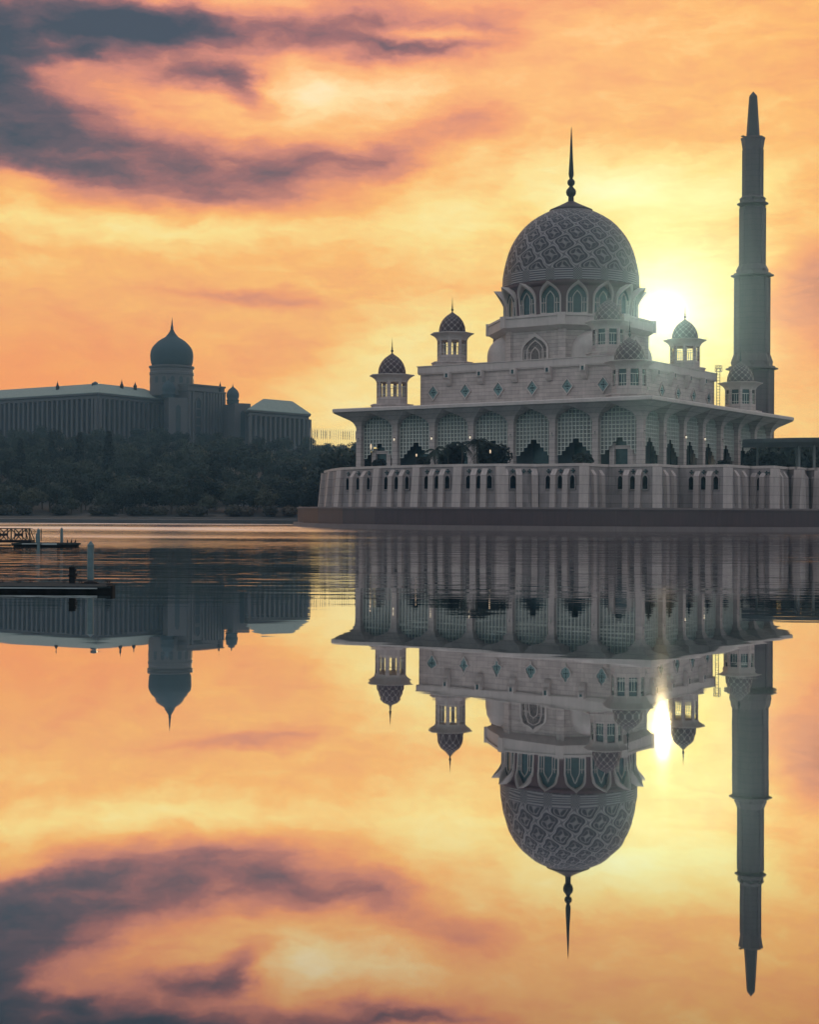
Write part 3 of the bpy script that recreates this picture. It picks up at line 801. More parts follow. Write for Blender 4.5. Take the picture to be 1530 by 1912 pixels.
# ------------------------------------------------------------------ terrace podium and lakeside plinth
VP = [(602, 392), (615, 374), (634, 361), (704, 347), (778, 337), (855, 330), (935, 325.5), (1003, 327), (1091, 318.5), (1137, 328), (1228, 320.5), (1270, 331), (1360, 322.5), (1404, 334),
      (1448, 329), (1476, 340), (1492, 336), (1512, 347), (1530, 342), (1552, 354), (1580, 350), (1620, 366)]
PV = [Vector(((px - CX) / F * Y, Y)) for px, Y in VP]
def podium():
    root = thing('terrace', 'battered stone terrace wall with buttresses and small pointed windows, carrying the mosque', 'terrace wall', (MC.x, MC.y, 0))
    O = Vector((MC.x, MC.y, 0))
    back = [Vector((150, 420)), Vector((130, 480)), Vector((40, 500)), Vector((-6, 470)), Vector((-16, 430))]
    poly = PV + back
    m = MB(); 
    lo = [(p.x, p.y, 4.3) for p in poly]; cen = Vector((MC.x, MC.y + 10))
    def inset(p, d): q = (cen - p).normalized() * d; return p + q
    hi = [(*inset(p, .55), FLOOR) for p in poly]
    m.loft([lo, hi], (True, False)); m.m = 1; m.quad(*[Vector(q) for q in hi]); m.build('wall', [PODIUM, PAVING], root, sub=O)
    c = MB(); pts = PV
    for a, q in zip(PV, PV[1:]):
        a2, q2 = inset(a, .35), inset(q, .35); a3, q3 = inset(a, 1.15), inset(q, 1.15)
        c.loft([[(*a2, FLOOR - .25), (*a2, FLOOR + .33), (*a3, FLOOR + .33), (*a3, FLOOR - .25)], [(*q2, FLOOR - .25), (*q2, FLOOR + .33), (*q3, FLOOR + .33), (*q3, FLOOR - .25)]])
    c.build('coping', TRIM, root, sub=O)
    # repeated pieces
    w = MB(); A = pointed(.82, 8.6, 11.2, 12.1, 5); B_ = pointed(.62, 8.7, 11.1, 11.85, 5)
    ol = lambda P, y: [(x, y, z) for x, z in P]
    w.loft([ol(A, .6), ol(A, -.08), ol(B_, -.08), ol(B_, .3)], (False, False), False); w.box(-.78, .78, -.1, .5, 8.7, 8.9)
    w.m = 1; i = len(w.v); w.v += [Vector(q) for q in ol(B_, -.02)]; w.face(range(i, i + len(B_)))
    w.m = 2
    for (dx, dz) in ((0, 0), (.42, 0), (-.42, 0), (0, .42), (0, -.42)):
        w.box(dx * .8 - .13, dx * .8 + .13, -.05, .3, 12.75 + dz * .8 - .13, 12.75 + dz * .8 + .13)
    win = w.build('pointed_window', [PODIUM, BLACK, GLASS], root)
    p = MB(); pr = [(.9, 4.4), (-.75, 4.4), (-.50, 11.9), (.62, 13.5), (.9, 13.5)]
    p.loft([[(-.68, y, z) for y, z in pr], [(.68, y, z) for y, z in pr]]); pil = p.build('pilaster', PILST, root)
    bt = MB(); pr = [(.9, 4.4), (-1.15, 4.4), (-.25, FLOOR - .28), (.9, FLOOR - .28)]
    bt.loft([[(-1.0, y, z) for y, z in pr], [(1.0, y, z) for y, z in pr]]); but = bt.build('buttress', PILST, root)
    md = MB()
    for (dx, dz) in ((0, 0), (.42, 0), (-.42, 0), (0, .42), (0, -.42)): md.box(dx * .8 - .13, dx * .8 + .13, -.06, .3, 12.75 + dz * .8 - .13, 12.75 + dz * .8 + .13)
    med = md.build('medallion', GLASS, root)
    used = {}
    def put(src, p2, ang, setback=0.0):
        if src.name in used: o = src.copy(); C.objects.link(o); o.parent = root
        else: o = src; used[src.name] = 1
        o.location = (p2.x - O.x, p2.y - O.y, 0); o.rotation_euler = (0, 0, ang)
    plan = {2: 'wwpw', 3: 3, 4: 3, 5: 3, 6: 'wmm', 7: 3, 8: 'pp', 9: 3, 10: 'pp', 11: 3, 12: 'pp', 13: 'wmm', 14: 'pp', 15: 'p', 16: 'pp', 17: 'p', 18: 'pp', 19: 'p'}
    for i, (a, q) in enumerate(zip(PV, PV[1:])):
        d = q - a; L = d.length; ang = math.atan2(d.y, d.x); nrm = Vector((d.y, -d.x)).normalized()
        pl = plan.get(i)
        if pl == 3 or pl == 'wwpw':
            u0 = 1.6; st = (L - 2 * u0 + .4) / 3
            for j in range(3): put(win, a + d * ((u0 - .2 + st * (j + .5)) / L) , ang)
            for j in (1, 2): put(pil, a + d * ((u0 - .2 + st * j) / L), ang)
        elif pl == 'wmm':
            put(win, a + d * .34, ang); put(pil, a + d * .50, ang); put(med, a + d * .64, ang); put(med, a + d * .80, ang); put(pil, a + d * .93, ang); put(pil, a + d * .12, ang)
        elif pl:
            for j in range(len(pl)): put(pil, a + d * ((j + 1.1) / (len(pl) + 1.0)), ang)
    for i in list(range(0, 7)) + [8, 10, 12, 14, 16, 18, 20]:
        a = PV[i - 1] if i else PV[0] - (PV[1] - PV[0]); p_, q = PV[i], PV[i + 1]
        t = ((p_ - a).normalized() + (q - p_).normalized()).normalized() if i >= 7 else (q - p_).normalized()
        if i >= 8: t = (q - p_).normalized() * .35 + (p_ - a).normalized() * .65
        put(but, p_ + t.normalized() * (0.0), math.atan2(t.y, t.x))
podium()

QP = [(556, 400), (567, 366), (594, 350), (640, 338), (700, 328.5), (790, 320.5), (880, 315), (960, 312), (1060, 309), (1150, 308), (1240, 308.5), (1340, 310), (1440, 313), (1530, 317), (1640, 326), (1760, 345)]
def plinth():
    root = thing('lakeside_plinth', 'low dark red granite plinth rising from the lake below the pale terrace wall', 'plinth', (MC.x, MC.y, 0))
    O = Vector((MC.x, MC.y, 0)); pts = [Vector(((px - CX) / F * Y, Y)) for px, Y in QP]
    cen = Vector((MC.x, MC.y + 20)); back = [Vector((170, 440)), Vector((140, 500)), Vector((30, 520)), Vector((-18, 480))]
    def outw(p, d): return p + (p - cen).normalized() * d
    poly = pts + back
    m = MB(); m.prism([(p.x, p.y) for p in poly], -1.5, 4.45); m.build('wall', PLINTH, root, sub=O)
    c = MB(); l = MB()
    for a, q in zip(pts, pts[1:]):
        def seg(mb, d0, d1, z0, z1):
            mb.loft([[(*outw(p, d1), z0), (*outw(p, d1), z1), (*outw(p, d0), z1), (*outw(p, d0), z0)] for p in (a, q)])
        seg(c, -1.2, .25, 4.46, 4.82); seg(l, -.2, 1.2, -1.4, .95)
    c.build('coping', LEDGE, root, sub=O); l.build('ledge', LEDGE, root, sub=O)
plinth()

# ------------------------------------------------------------------ vegetation prototypes
def crown_leaves(m, cx, cy, cz, rx, ry, rz, n, size, rng, flat=1.0):
    for _ in range(n):
        while True:
            x, y, z = rng.uniform(-1, 1), rng.uniform(-1, 1), rng.uniform(-1, 1); q = x * x + y * y + z * z
            if q <= 1 and rng.random() < .25 + .75 * q: break
        p = Vector((cx + x * rx, cy + y * ry, cz + z * rz))
        nrm = (Vector((x, y, z + .3)) + Vector((rng.gauss(0, .6), rng.gauss(0, .6), rng.gauss(0, .6)))).normalized()
        a = nrm.orthogonal().normalized(); a = Matrix.Rotation(rng.uniform(0, 6.28), 3, nrm) @ a; c = nrm.cross(a)
        s = size * rng.uniform(.6, 1.4)
        m.quad(p - a * s, p - c * s * .6, p + a * s, p + c * s * .6)
def tree_proto(seed, h, w, clumps, name, leafm, lean=0.0):
    rng = random.Random(seed)
    t = MB(); t.tube((0, 0, -1), (lean * .4, 0, h * .35), .035 * h, .022 * h, 7); cr = MB()
    for k in range(clumps):
        a = rng.uniform(0, 6.28); q = rng.uniform(.1, 1) ** .6 * w * .36; zz = h * rng.uniform(.38, .84)
        q *= (1.0 - max(0, (zz / h - .6)) * 1.4)
        p = (q * math.cos(a) + lean, q * math.sin(a), zz)
        t.tube((lean * .4, 0, h * .3), (p[0] * .8, p[1] * .8, p[2] - .5), .014 * h, .005 * h, 5)
        s = w * rng.uniform(.16, .27)
        crown_leaves(cr, *p, s, s, s * rng.uniform(.6, .85), 110, .055 * w * .62, rng)
    root = bpy.data.objects.new(name, None); C.objects.link(root)
    t.build('trunk', BARK, root); cr.build('crown', leafm, root)
    return root
def conifer_proto(seed, h, w, name):
    rng = random.Random(seed); t = MB(); t.tube((0, 0, -1), (0, 0, h * .95), .02 * h, .004 * h, 6); cr = MB()
    L = 13
    for k in range(L):
        z = h * (.12 + .86 * k / L); r = w * .5 * (1 - k / L) ** .8 + .25
        for j in range(9):
            a = j * .698 + k * .4 + rng.uniform(-.2, .2); d = rng.uniform(.75, 1.1)
            crown_leaves(cr, r * .55 * math.cos(a), r * .55 * math.sin(a), z - .15 * r, r * .5 * d, r * .5 * d, h * .045, 16, .055 * w * 1.2, rng)
    root = bpy.data.objects.new(name, None); C.objects.link(root)
    t.build('trunk', BARK, root); cr.build('crown', LEAF3, root); return root
def palm_proto(seed, h, fl, name, nf=16):
    rng = random.Random(seed); t = MB()
    pts = [Vector((.25 * math.sin(k * .5), 0, h * k / 6)) for k in range(7)]
    for p, q in zip(pts, pts[1:]): t.tube(p, q, .19, .16, 7)
    cr = MB(); top = pts[-1]
    for j in range(nf):
        a = j * 2.4; el = rng.uniform(-.25, 1.15); d = Vector((math.cos(a), math.sin(a), 0)); L = fl * rng.uniform(.8, 1.1); prev = top; n = 9
        for k in range(1, n + 1):
            s = k / n; p = top + d * (L * s * math.cos(el * (1 - .4 * s))) + Vector((0, 0, L * (math.sin(el) * s - (.75 + .25 * math.cos(el)) * s * s)))
            dirn = (p - prev).normalized(); side = dirn.cross(Vector((0, 0, 1))).normalized()
            for sg in (-1, 1):
                for e in (0.0, .5):
                    o = prev.lerp(p, e); ll = L * .30 * math.sin(math.pi * min(1, .12 + s * .86)) + .1
                    tip = o + side * sg * ll * .8 + dirn * ll * .5 - Vector((0, 0, ll * .5))
                    cr.quad(o, o + dirn * .22, tip)
            cr.tube(prev, p, .03, n=3, cap=False); prev = p
    root = bpy.data.objects.new(name, None); C.objects.link(root)
    t.build('trunk', BARK, root); cr.build('crown', PALM, root, sub=(0, 0, 0)); return root
def bush_proto(seed, w, h, name, leafm, n=700):
    rng = random.Random(seed); m = MB()
    for k in range(5):
        crown_leaves(m, rng.uniform(-.2, .2) * w, rng.uniform(-.2, .2) * w, h * rng.uniform(.42, .55), w * .40, w * .40, h * .46, n // 5, .07 * w, rng)
    return m.build(name, leafm)

def place(proto, used, loc, s, rz, label, cat, group=None, sz=None):
    if proto.name in used: o = copy_tree(proto)
    else: o = proto; used.add(proto.name)
    o.location = loc; o.rotation_euler = (0, 0, rz); o.scale = (s, s, sz or s)
    return tag(o, label, cat, group)

def vegetation():
    used = set(); rng = random.Random(5)
    P = [tree_proto(1, 10, 9.5, 20, 'tree', LEAF), tree_proto(2, 11, 10.5, 24, 'tree', LEAF), tree_proto(3, 9, 10, 20, 'tree', LEAF2), tree_proto(4, 12, 9, 22, 'tree', LEAF, .4), tree_proto(6, 8, 8.5, 16, 'tree', LEAF2)]
    con = conifer_proto(7, 15, 6.0, 'conifer_tree')
    n = 0; y = 461.0
    while y < 832:
        stepx = 6.2 + (y - 461) * .010
        xl, xr = at(-25, 900, y).x, at(668, 900, y).x
        x = xl + rng.uniform(0, stepx)
        while x < xr:
            px = CX + x / y * F
            if not (y > 690 and px < 560 and rng.random() < .4) and n < 285:
                yy = y + rng.uniform(-7, 7)
                s = rng.uniform(.75, 1.2)
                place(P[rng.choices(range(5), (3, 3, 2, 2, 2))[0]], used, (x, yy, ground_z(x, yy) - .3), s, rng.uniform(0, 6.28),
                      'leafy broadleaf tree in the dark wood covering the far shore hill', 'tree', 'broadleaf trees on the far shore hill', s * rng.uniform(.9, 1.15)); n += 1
            x += stepx * rng.uniform(.75, 1.3)
        y += 15.5 + (y - 461) * .055
    for (px, pt, Y, lab) in ((203, 800, 560, 'tallest dark conifer standing before the left wing of the office building'), (148, 804, 575, 'dark conifer to the left of the tallest conifer, before the columned office wing'), (38, 815, 560, 'dark conifer at the left edge of the wood, below the long green roof'), (96, 812, 590, 'slender conifer between the edge conifer and the next pair')):
        t = at(px, pt, Y); g = ground_z(t.x, Y); h = t.z - g
        place(con, used, (t.x, Y, g), h / 15 * .9, rng.uniform(0, 6), lab, 'conifer', None, h / 15)
    # trees just behind the terrace
    for (px, pt, Y, pr, lab) in ((622, 838, 470, 0, 'feathery dark tree behind the left end of the terrace wall'), (646, 846, 445, 4, 'low rounded tree between the terrace wall and the leftmost mosque column')):
        t = at(px, pt, Y); g = ground_z(t.x, Y); h = t.z - g
        place(P[pr], used, (t.x, Y, g), h / 10, 1.0, lab, 'tree', None, h / 9.5)
    # clipped shrubs along the bank
    sh = bush_proto(21, 5.2, 3.5, 'shrub', SHRUB, 1500)
    for px, w in ((6, 1), (44, 1.0), (111, 1.0), (182, 1.05), (206, 1), (250, .85), (273, .9), (296, .95), (343, .9), (370, 1), (437, 1), (462, .8), (505, .9), (540, .9)):
        t = at(px, 955, 452); place(sh, used, (t.x, 452 + rng.uniform(-1, 1), ground_z(t.x, 452) - .2), w, rng.uniform(0, 6), 'rounded clipped shrub in the row along the far lake bank', 'shrub', 'clipped shrubs along the far bank', w * rng.uniform(.85, 1.1))
    # on the terrace
    pm = [palm_proto(31, 3.6, 3.6, 'palm_tree'), palm_proto(32, 4.8, 3.8, 'palm_tree'), palm_proto(33, 5.2, 3.7, 'palm_tree')]
    for (px, k, Y, s, lab) in ((813, 0, 336, 1, 'leftmost small palm on the terrace with drooping fronds before the arcade'), (838, 1, 338, .9, 'palm standing next to the drooping leftmost palm before the arcade'),
                               (862, 1, 336, 1.0, 'bushy palm in the middle of the palm clump before the arcade'), (893, 2, 335, 1.05, 'tallest palm of the terrace clump, beside the dark bushy tree'), (908, 2, 339, .95, 'palm at the right of the tallest terrace palm, before the dark bushy tree')):
        t = at(px, 866, Y); place(pm[k], used, (t.x, Y, FLOOR), s, px * .7, lab, 'palm')
    bt = bush_proto(41, 7.5, 5.5, 'bushy_tree', LEAF3, 1500)
    for (px, Y, s, lab) in ((845, 341, .75, 'dark rounded bush beneath the terrace palms, left of the bushy tree'), (922, 340, 1.0, 'dark bushy tree on the terrace right of the palm clump'), (1088, 338, .62, 'low dark shrub on the terrace in front of the sixth arch'),
                            (790, 343, .45, 'small dark shrub on the terrace beside the second column'), (1443, 352, .75, 'dark shrub beside the flat canopy at the right end of the terrace'), (1352, 345, .40, 'low shrub at the foot of the right arcade'), (708, 357, .45, 'pale green shrub in front of the leftmost arch'),
                            (1470, 385, 1.45, 'large dark shrub added as backing behind the canopy, left of its right posts'), (1508, 388, 1.5, 'large dark shrub added as backing behind the right posts of the canopy'), (1545, 392, 1.6, 'large dark shrub added as backing at the far right edge behind the canopy'), (1424, 380, 1.25, 'dark shrub added as backing behind the left end of the canopy')):  # shrubs behind the canopy added as dark backing against the sky showing through
        t = at(px, 866, Y); place(bt, used, (t.x, Y, FLOOR - .1), s, px * .3, lab, 'shrub')
    for lx, ly, s, lab in ((-41.6, -36.0, .95, 'dark bush added to block the sky just inside the leftmost corner column'), (-41.6, -30.5, 1.05, 'taller dark bush added to block the sky behind the leftmost corner column of the arcade')):  # bushes added to block bright sky showing through the end bay
        p = MC + Matrix.Rotation(MR, 3, 'Z') @ Vector((lx, ly, 0)); place(bt, used, (p.x, p.y, FLOOR - .1), s, lx * ly, lab, 'shrub')
vegetation()

# ------------------------------------------------------------------ terrace lamps, canopy at the right
def terrace_things():
    used = set()
    p = MB(); p.tube((0, 0, 0), (0, 0, 2.2), .07, .05, 6); p.lathe([(.2, 0), (.16, .12), (.07, .2)], 8); p.lathe([(.24, 2.18), (.26, 2.24), (.05, 2.26)], 8)
    root = bpy.data.objects.new('garden_lamp', None); C.objects.link(root); p.build('post', DARKM, root)
    g = MB(); g.lathe([(.06, 2.26), (.14, 2.42), (.19, 2.62), (.14, 2.84), (.04, 2.95)], 10); g.build('globe', LAMPO, root, True)
    for (px, py, Y, lab) in ((693, 834, 360, 'small lit lantern post before the leftmost arch'), (778, 850, 340, 'low lit lantern post beside the left palms'), (916, 843, 333, 'bright lit lantern post in front of the dark bushy tree'),
                             (1294, 823, 372, 'lit lantern post under the third arch of the right arcade'), (1328, 827, 384, 'lit lantern post under the fourth arch of the right arcade')):
        t = at(px, py, Y); place(root, used, (t.x, Y, FLOOR), 1.0, 0, lab, 'lamp', None, max(.4, (t.z - FLOOR) / 2.62))
    r = thing('canopy', 'flat dark canopy roof on posts at the right end of the terrace', 'canopy', (*at(1465, 860, 352).xy, FLOOR), R(-12))
    O = r.location
    zt = at(1470, 818, 352).z - FLOOR
    m = MB(); xs = [-9.5, -8, -4, 0, 4, 8, 12, 16, 22, 30]
    m.loft([[(x, -5, zt - .55 - .25 * abs(x - 6) / 20), (x, -5.2, zt - .15 - .5 * ((x - 6) / 18) ** 2), (x, 0, zt + .1 - .5 * ((x - 6) / 18) ** 2), (x, 6, zt - .15 - .5 * ((x - 6) / 18) ** 2), (x, 6, zt - 1.5), (x, 0, zt - 2.2), (x, -4.6, zt - 1.15)] for x in xs])
    m.build('roof', stone('canopy roof', (.10, .11, .12), None), r, True, auto=35)
    for x, y in ((3.4, -1.5), (6.8, -1.8), (10.5, -2), (15, -2), (3.0, 4), (7, 4), (-6, 3)):
        c = MB(); c.tube((x, y, 0), (x, y, zt - .9), .32, .30, 10); c.lathe([(.3, zt - 1.9), (.5, zt - 1.4), (1.3, zt - .95)], 10, (x, y)); c.build('post', stone('canopy post', (.16, .17, .17), None), r)
    # pale marquee seen beyond it
    for (px, py, Y, w, lab) in ((1473, 851, 395, 2.6, 'small white peaked marquee seen under the canopy between its posts'), (1497, 853, 392, 2.2, 'white marquee behind the right canopy post'), (1449, 838, 408, 1.6, 'far white marquee top seen left of the canopy posts')):
        t = at(px, py, Y); hh = t.z - FLOOR
        q = thing('marquee', lab, 'marquee', (t.x, Y, FLOOR)); mm = MB()
        sq = lambda s, z: [(-s, -s, z), (s, -s, z), (s, s, z), (-s, s, z)]
        mm.loft([sq(w, hh * .55), sq(w + .1, hh * .5), sq(w + .1, hh * .66), sq(w * .45, hh * .82), sq(.1, hh)]); mm.build('cloth_roof', plain('white canvas', (.75, .68, .62), .8), q)
        for sx in (-1, 1):
            for sy in (-1, 1):
                pp = MB(); pp.tube((sx * w * .95, sy * w * .95, 0), (sx * w * .95, sy * w * .95, hh * .55), .12, n=6); pp.build('post', WHITE, q)
terrace_things()

# ------------------------------------------------------------------ domed office building on the far hill
def office():
    Yc = 900.0; c0 = at(320, 800, Yc); O = Vector((c0.x, Yc, 30))
    root = thing('office_building', 'long colonnaded office building with green roofs and a big onion dome on the wooded hill', 'office building', O)
    def V2(px, Y): return Vector(((px - CX) / F * Y, Y))
    used = {}
    pm = MB(); pm.box(-.75, .75, -.9, .6, 0, 1); pil0 = pm.build('pilaster', OFFICE, root)
    def pil(parent, p, ang, z0, z1, w=1.0):
        if parent in used or used: o = pil0.copy(); C.objects.link(o)
        else: o = pil0
        used[parent] = 1; o.parent = parent
        o.location = (p.x - O.x, p.y - O.y, z0 - O.z); o.rotation_euler = (0, 0, ang); o.scale = (w, 1, z1 - z0)
    def wing(A, K, B_, z0, ze, zr, ins, step, nm='wing'):
        Dd = A + B_ - K; poly = [A, K, B_, Dd]; cen = (A + B_) / 2
        if (K - A).cross(B_ - K) < 0: pass
        def off(d):
            res = []
            n = 4
            for i in range(n):
                p, a, q = poly[i], poly[i - 1], poly[(i + 1) % n]
                e1, e2 = (p - a).normalized(), (q - p).normalized(); n1, n2 = Vector((e1.y, -e1.x)), Vector((e2.y, -e2.x))
                k = (n1 + n2); k = k / max(.2, (1 + n1.dot(n2)) ) ; res.append(p + k * d)
            return res
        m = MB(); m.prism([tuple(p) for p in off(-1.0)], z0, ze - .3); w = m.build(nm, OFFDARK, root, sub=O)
        e = MB(); lp = lambda d, z: [(p.x, p.y, z) for p in off(d)]
        e.loft([lp(-.8, ze - 3.2), lp(.6, ze - 2.8), lp(.6, ze - 1.4), lp(1.7, ze - .8), lp(1.7, ze)]); e.build('entablature', OFFICE, w, sub=O)
        r = MB(); r.loft([lp(1.9, ze), lp(1.9, ze + .4), lp(-ins, zr), lp(-ins - 3, zr + .4)]); r.build('roof', ROOFG, w, sub=O)
        g = MB(); g.loft([lp(-.9, z0), lp(.1, z0), lp(.1, z0 + 27.0), lp(-.9, z0 + 27.2)], (False, True)); g.build('ground_storey', OFFICE, w, sub=O)
        for (P0, P1) in ((A, K), (K, B_)):
            L = (P1 - P0).length; n = int(L / step); d = (P1 - P0) / L; ang = math.atan2(d.y, d.x)
            for i in range(n + 1): 
                big = (i == 0 and P0 is K) or (i == n and P1 is K)
                pil(w, P0 + d * (L * i / n), ang, z0 + .1, ze - 2.9, 3.0 if big else 1.0)
        return w
    K = V2(182, 850); A = V2(-75, 922); B_ = V2(318, 905)
    ze = at(182, 734, 850).z; zb = at(182, 822, 850).z
    wing(A, K, B_, zb - 30, ze, ze + 6.9, 12, 4.1)
    K2 = V2(574, 905); A2 = V2(466, 868); 
    wing(A2, K2, K2 + Vector((-7, 42)), at(520, 822, 880).z - 30, at(470, 766, 868).z, at(500, 752, 885).z + 2.6, 9, 3.9)
    # central block and towers
    blk = [V2(350, 882), V2(418, 905), V2(418, 905) + Vector((-20, 45)), V2(350, 882) + Vector((-28, 45)), V2(300, 902)]
    zt = at(361, 719, 888).z
    m = MB(); m.prism([tuple(p) for p in blk], 28, zt); cb = m.build('central_block', OFFICE, root, sub=O)
    cc = MB(); cen = sum(blk, Vector((0, 0))) / 5
    ex = lambda d, z: [(*(p + (p - cen).normalized() * d), z) for p in blk]
    cc.loft([ex(.1, zt - 4.2), ex(1.2, zt - 3.6), ex(1.2, zt - 2.9), ex(.2, zt - 2.8)], (False, False)); cc.loft([ex(.1, zt - .6), ex(.8, zt - .5), ex(.8, zt + .5)]); cc.build('cornice', OFFICE, cb, sub=O)
    d = (blk[1] - blk[0]); ang = math.atan2(d.y, d.x); L = d.length
    w = MB(); 
    Pn = pointed(2.6, zt - 30, zt - 11, zt - 6.5); ol = lambda P, y: [(x, y, z) for x, z in P]; Pm = pointed(2.0, zt - 30, zt - 11, zt - 7.3)
    w.loft([ol(Pn, .3), ol(Pn, -.6), ol(Pm, -.6), ol(Pm, .3)], (False, False), False); w.m = 1
    i = len(w.v); w.v += [Vector(q) for q in ol(Pm, -.15)]; w.face(range(i, i + len(Pm))); w.m = 0
    for z in (zt - 14, zt - 19, zt - 24): w.box(-2.0, 2.0, -.4, -.16, z - .4, z + .4)
    wo = w.build('arched_window', [OFFICE, OFFDARK], cb); p = blk[0] + d * .27; wo.location = (p.x - O.x, p.y - O.y, -O.z); wo.rotation_euler = (0, 0, ang)
    for t in (.02, .12, .42, .52, .60, .68, .76, .84, .91, .98): pil(cb, blk[0] + d * t, ang, 32, zt - 4, .9)
    for t in (.47, .56, .64, .72, .80, .88):
        q = MB(); q.box(-.7, .7, -.12, .2, 36, zt - 6); s = q.build('window', OFFDARK, cb); p = blk[0] + d * t; s.location = (p.x - O.x, p.y - O.y, -O.z); s.rotation_euler = (0, 0, ang)
    def tower(px0, px1, ytop, Y, dome_px, dome_r, dome_top, skew):
        a, q = V2(px0, Y), V2(px1, Y + skew); zt2 = at((px0 + px1) / 2, ytop, Y).z; dv = (q - a); ang2 = math.atan2(dv.y, dv.x); back = Vector((-dv.y, dv.x)).normalized() * 14
        m = MB(); m.prism([tuple(a), tuple(q), tuple(q + back), tuple(a + back)], 28, zt2); o = m.build('tower', OFFICE, root, sub=O)
        w = MB(); P1 = pointed(1.8, zt2 - 22, zt2 - 6, zt2 - 3.5); P2 = pointed(1.4, zt2 - 22, zt2 - 6, zt2 - 4)
        w.loft([ol(P1, .3), ol(P1, -.35), ol(P2, -.35), ol(P2, .3)], (False, False), False); w.m = 1
        i = len(w.v); w.v += [Vector(t) for t in ol(P2, -.12)]; w.face(range(i, i + len(P2)))
        wo = w.build('arched_window', [OFFICE, OFFDARK], o); p = (a + q) / 2; wo.location = (p.x - O.x, p.y - O.y, -O.z); wo.rotation_euler = (0, 0, ang2)
        if dome_px:
            c = V2(dome_px, Y + 6); r = dome_r * (Y + 6) / F; z0 = zt2; z1 = at(dome_px, dome_top, Y + 6).z; h = z1 - z0
            dm = MB(); dm.lathe([(r * .95, 0), (r * .95, h * .14), (r * 1.02, h * .15), (r * 1.02, h * .2), (r * .86, h * .22), (r, h * .36), (r * 1.02, h * .44), (r * .93, h * .56), (r * .7, h * .68), (r * .38, h * .77), (r * .16, h * .82), (r * .06, h * .9), (.02, h)], 24)
            do = dm.build('small_dome', DOMEG, o, True); do.location = (c.x - O.x, c.y - O.y, z0 - O.z)
        return o
    tower(314, 349, 742, 878, 313.5, 12.5, 703, 4)
    bl2 = MB(); bl2.prism([tuple(V2(414, 906)), tuple(V2(440, 888)), tuple(V2(466, 892)), tuple(V2(466, 892) + Vector((-6, 40))), tuple(V2(414, 906) + Vector((-6, 40)))], 28, at(440, 753, 890).z); bl2.build('side_block', OFFICE, root, sub=O)
    tower(437, 467, 753, 884, 433.5, 11.8, 716, 4)
    # drum and onion dome
    z = lambda y: at(320, 580 + y / 3.643, Yc).z; k = Yc / F / 3.643
    dm = MB(); dm.lathe([(13.0, zt - 6), (13.0, z(445)), (13.3, z(440)), (13.3, z(425)), (12.9, z(420)), (12.9, z(400)), (13.6, z(392)), (13.6, z(382)), (12.4, z(378))], 48, (c0.x, Yc)); dr = dm.build('drum', OFFICE, root, True, sub=O, auto=30)
    for j in range(16):
        a = -math.pi / 2 + (j + .5) * math.pi / 8; q = MB(); P = pointed(1.15, z(500), z(470), z(455), 4)
        i = len(q.v); q.v += [Vector((x, -13.08, zz)) for x, zz in P]; q.face(range(i, i + len(P))); q.loft([ol(P, -13.08), ol(P, -12.8)], (False, False), False)
        s = q.build('arched_window', OFFDARK, dr); s.location = (0, 0, -O.z); s.rotation_euler = (0, 0, a + math.pi / 2)
    on = MB(); prof = [(375, 134), (360, 140), (340, 144), (310, 146), (290, 144.5), (270, 140), (250, 130), (230, 113), (210, 92), (195, 70), (182, 47), (170, 36), (155, 24), (140, 15), (125, 9), (118, 10), (108, 8.5), (98, 6), (70, 3), (45, .4)]
    on.lathe([(r * k, z(y)) for y, r in prof], 64, (c0.x, Yc)); on.build('onion_dome', DOMEG, root, True, sub=O)
    for px, yt, yb, Y in ((411, 712, 727, 902), (227, 708, 722, 880), (252, 713, 722, 890), (107, 711, 724, 880), (552, 762, 766, 900)):
        t, bt_ = at(px, yt, Y), at(px, yb, Y); h = t.z - bt_.z
        q = MB(); q.lathe([(1.0, -2), (1.0, 0), (1.2, .1), (.9, h * .3), (.5, h * .4), (.6, h * .5), (.25, h * .7), (.03, h)], 10); s = q.build('finial', DARKM, root, True); s.location = (bt_.x - O.x, Y - O.y, bt_.z - O.z)
    q = MB(); q.loft([[(-3, -3, -1.5), (3, -3, -1.5), (3, 3, -1.5), (-3, 3, -1.5)], [(-3, -3, 1.2), (3, -3, 1.2), (3, 3, 1.2), (-3, 3, 1.2)], [(-.2, -.2, 3.0), (.2, -.2, 3.0), (.2, .2, 3.0), (-.2, .2, 3.0)]]); p = at(178, 718, 868); s = q.build('roof_lantern', OFFDARK, root); s.location = p - O; s.scale = (.6, .6, .6)
office()

def flagpoles():
    used = set(); root = bpy.data.objects.new('flagpole', None); C.objects.link(root)
    p = MB(); p.tube((0, 0, 0), (0, 0, 16.5), .075, .05, 6); p.lathe([(.02, 16.7), (.16, 16.6), (.02, 16.45)], 6); p.build('pole', POLE, root)
    f = MB(); rng = random.Random(3); loops = []
    for k in range(7):
        z = 16.1 - k * .75; w = .12 + .32 * math.sin(math.pi * min(1, k / 6 * .8 + .15)); loops.append([(.1, -.05, z), (.1 + w, .12 * (-1) ** k, z - .4), (.12 + w * .9, .2 * (-1) ** k, z - .45), (.1, .1, z)])
    f.loft(loops); f.build('flag', FLAG, root, True)
    for k in range(23):
        px = 579 + 4.05 * k; Y = 742 + 2.2 * k; t = at(px, 799 + 4 * k / 22, Y)
        place(root, used, (t.x, Y, t.z - 16.6), 1, random.uniform(-.5, 2.2), 'slender flagpole with limp flag in the row between the office building and the mosque', 'flagpole', 'row of flagpoles between the two buildings')
flagpoles()

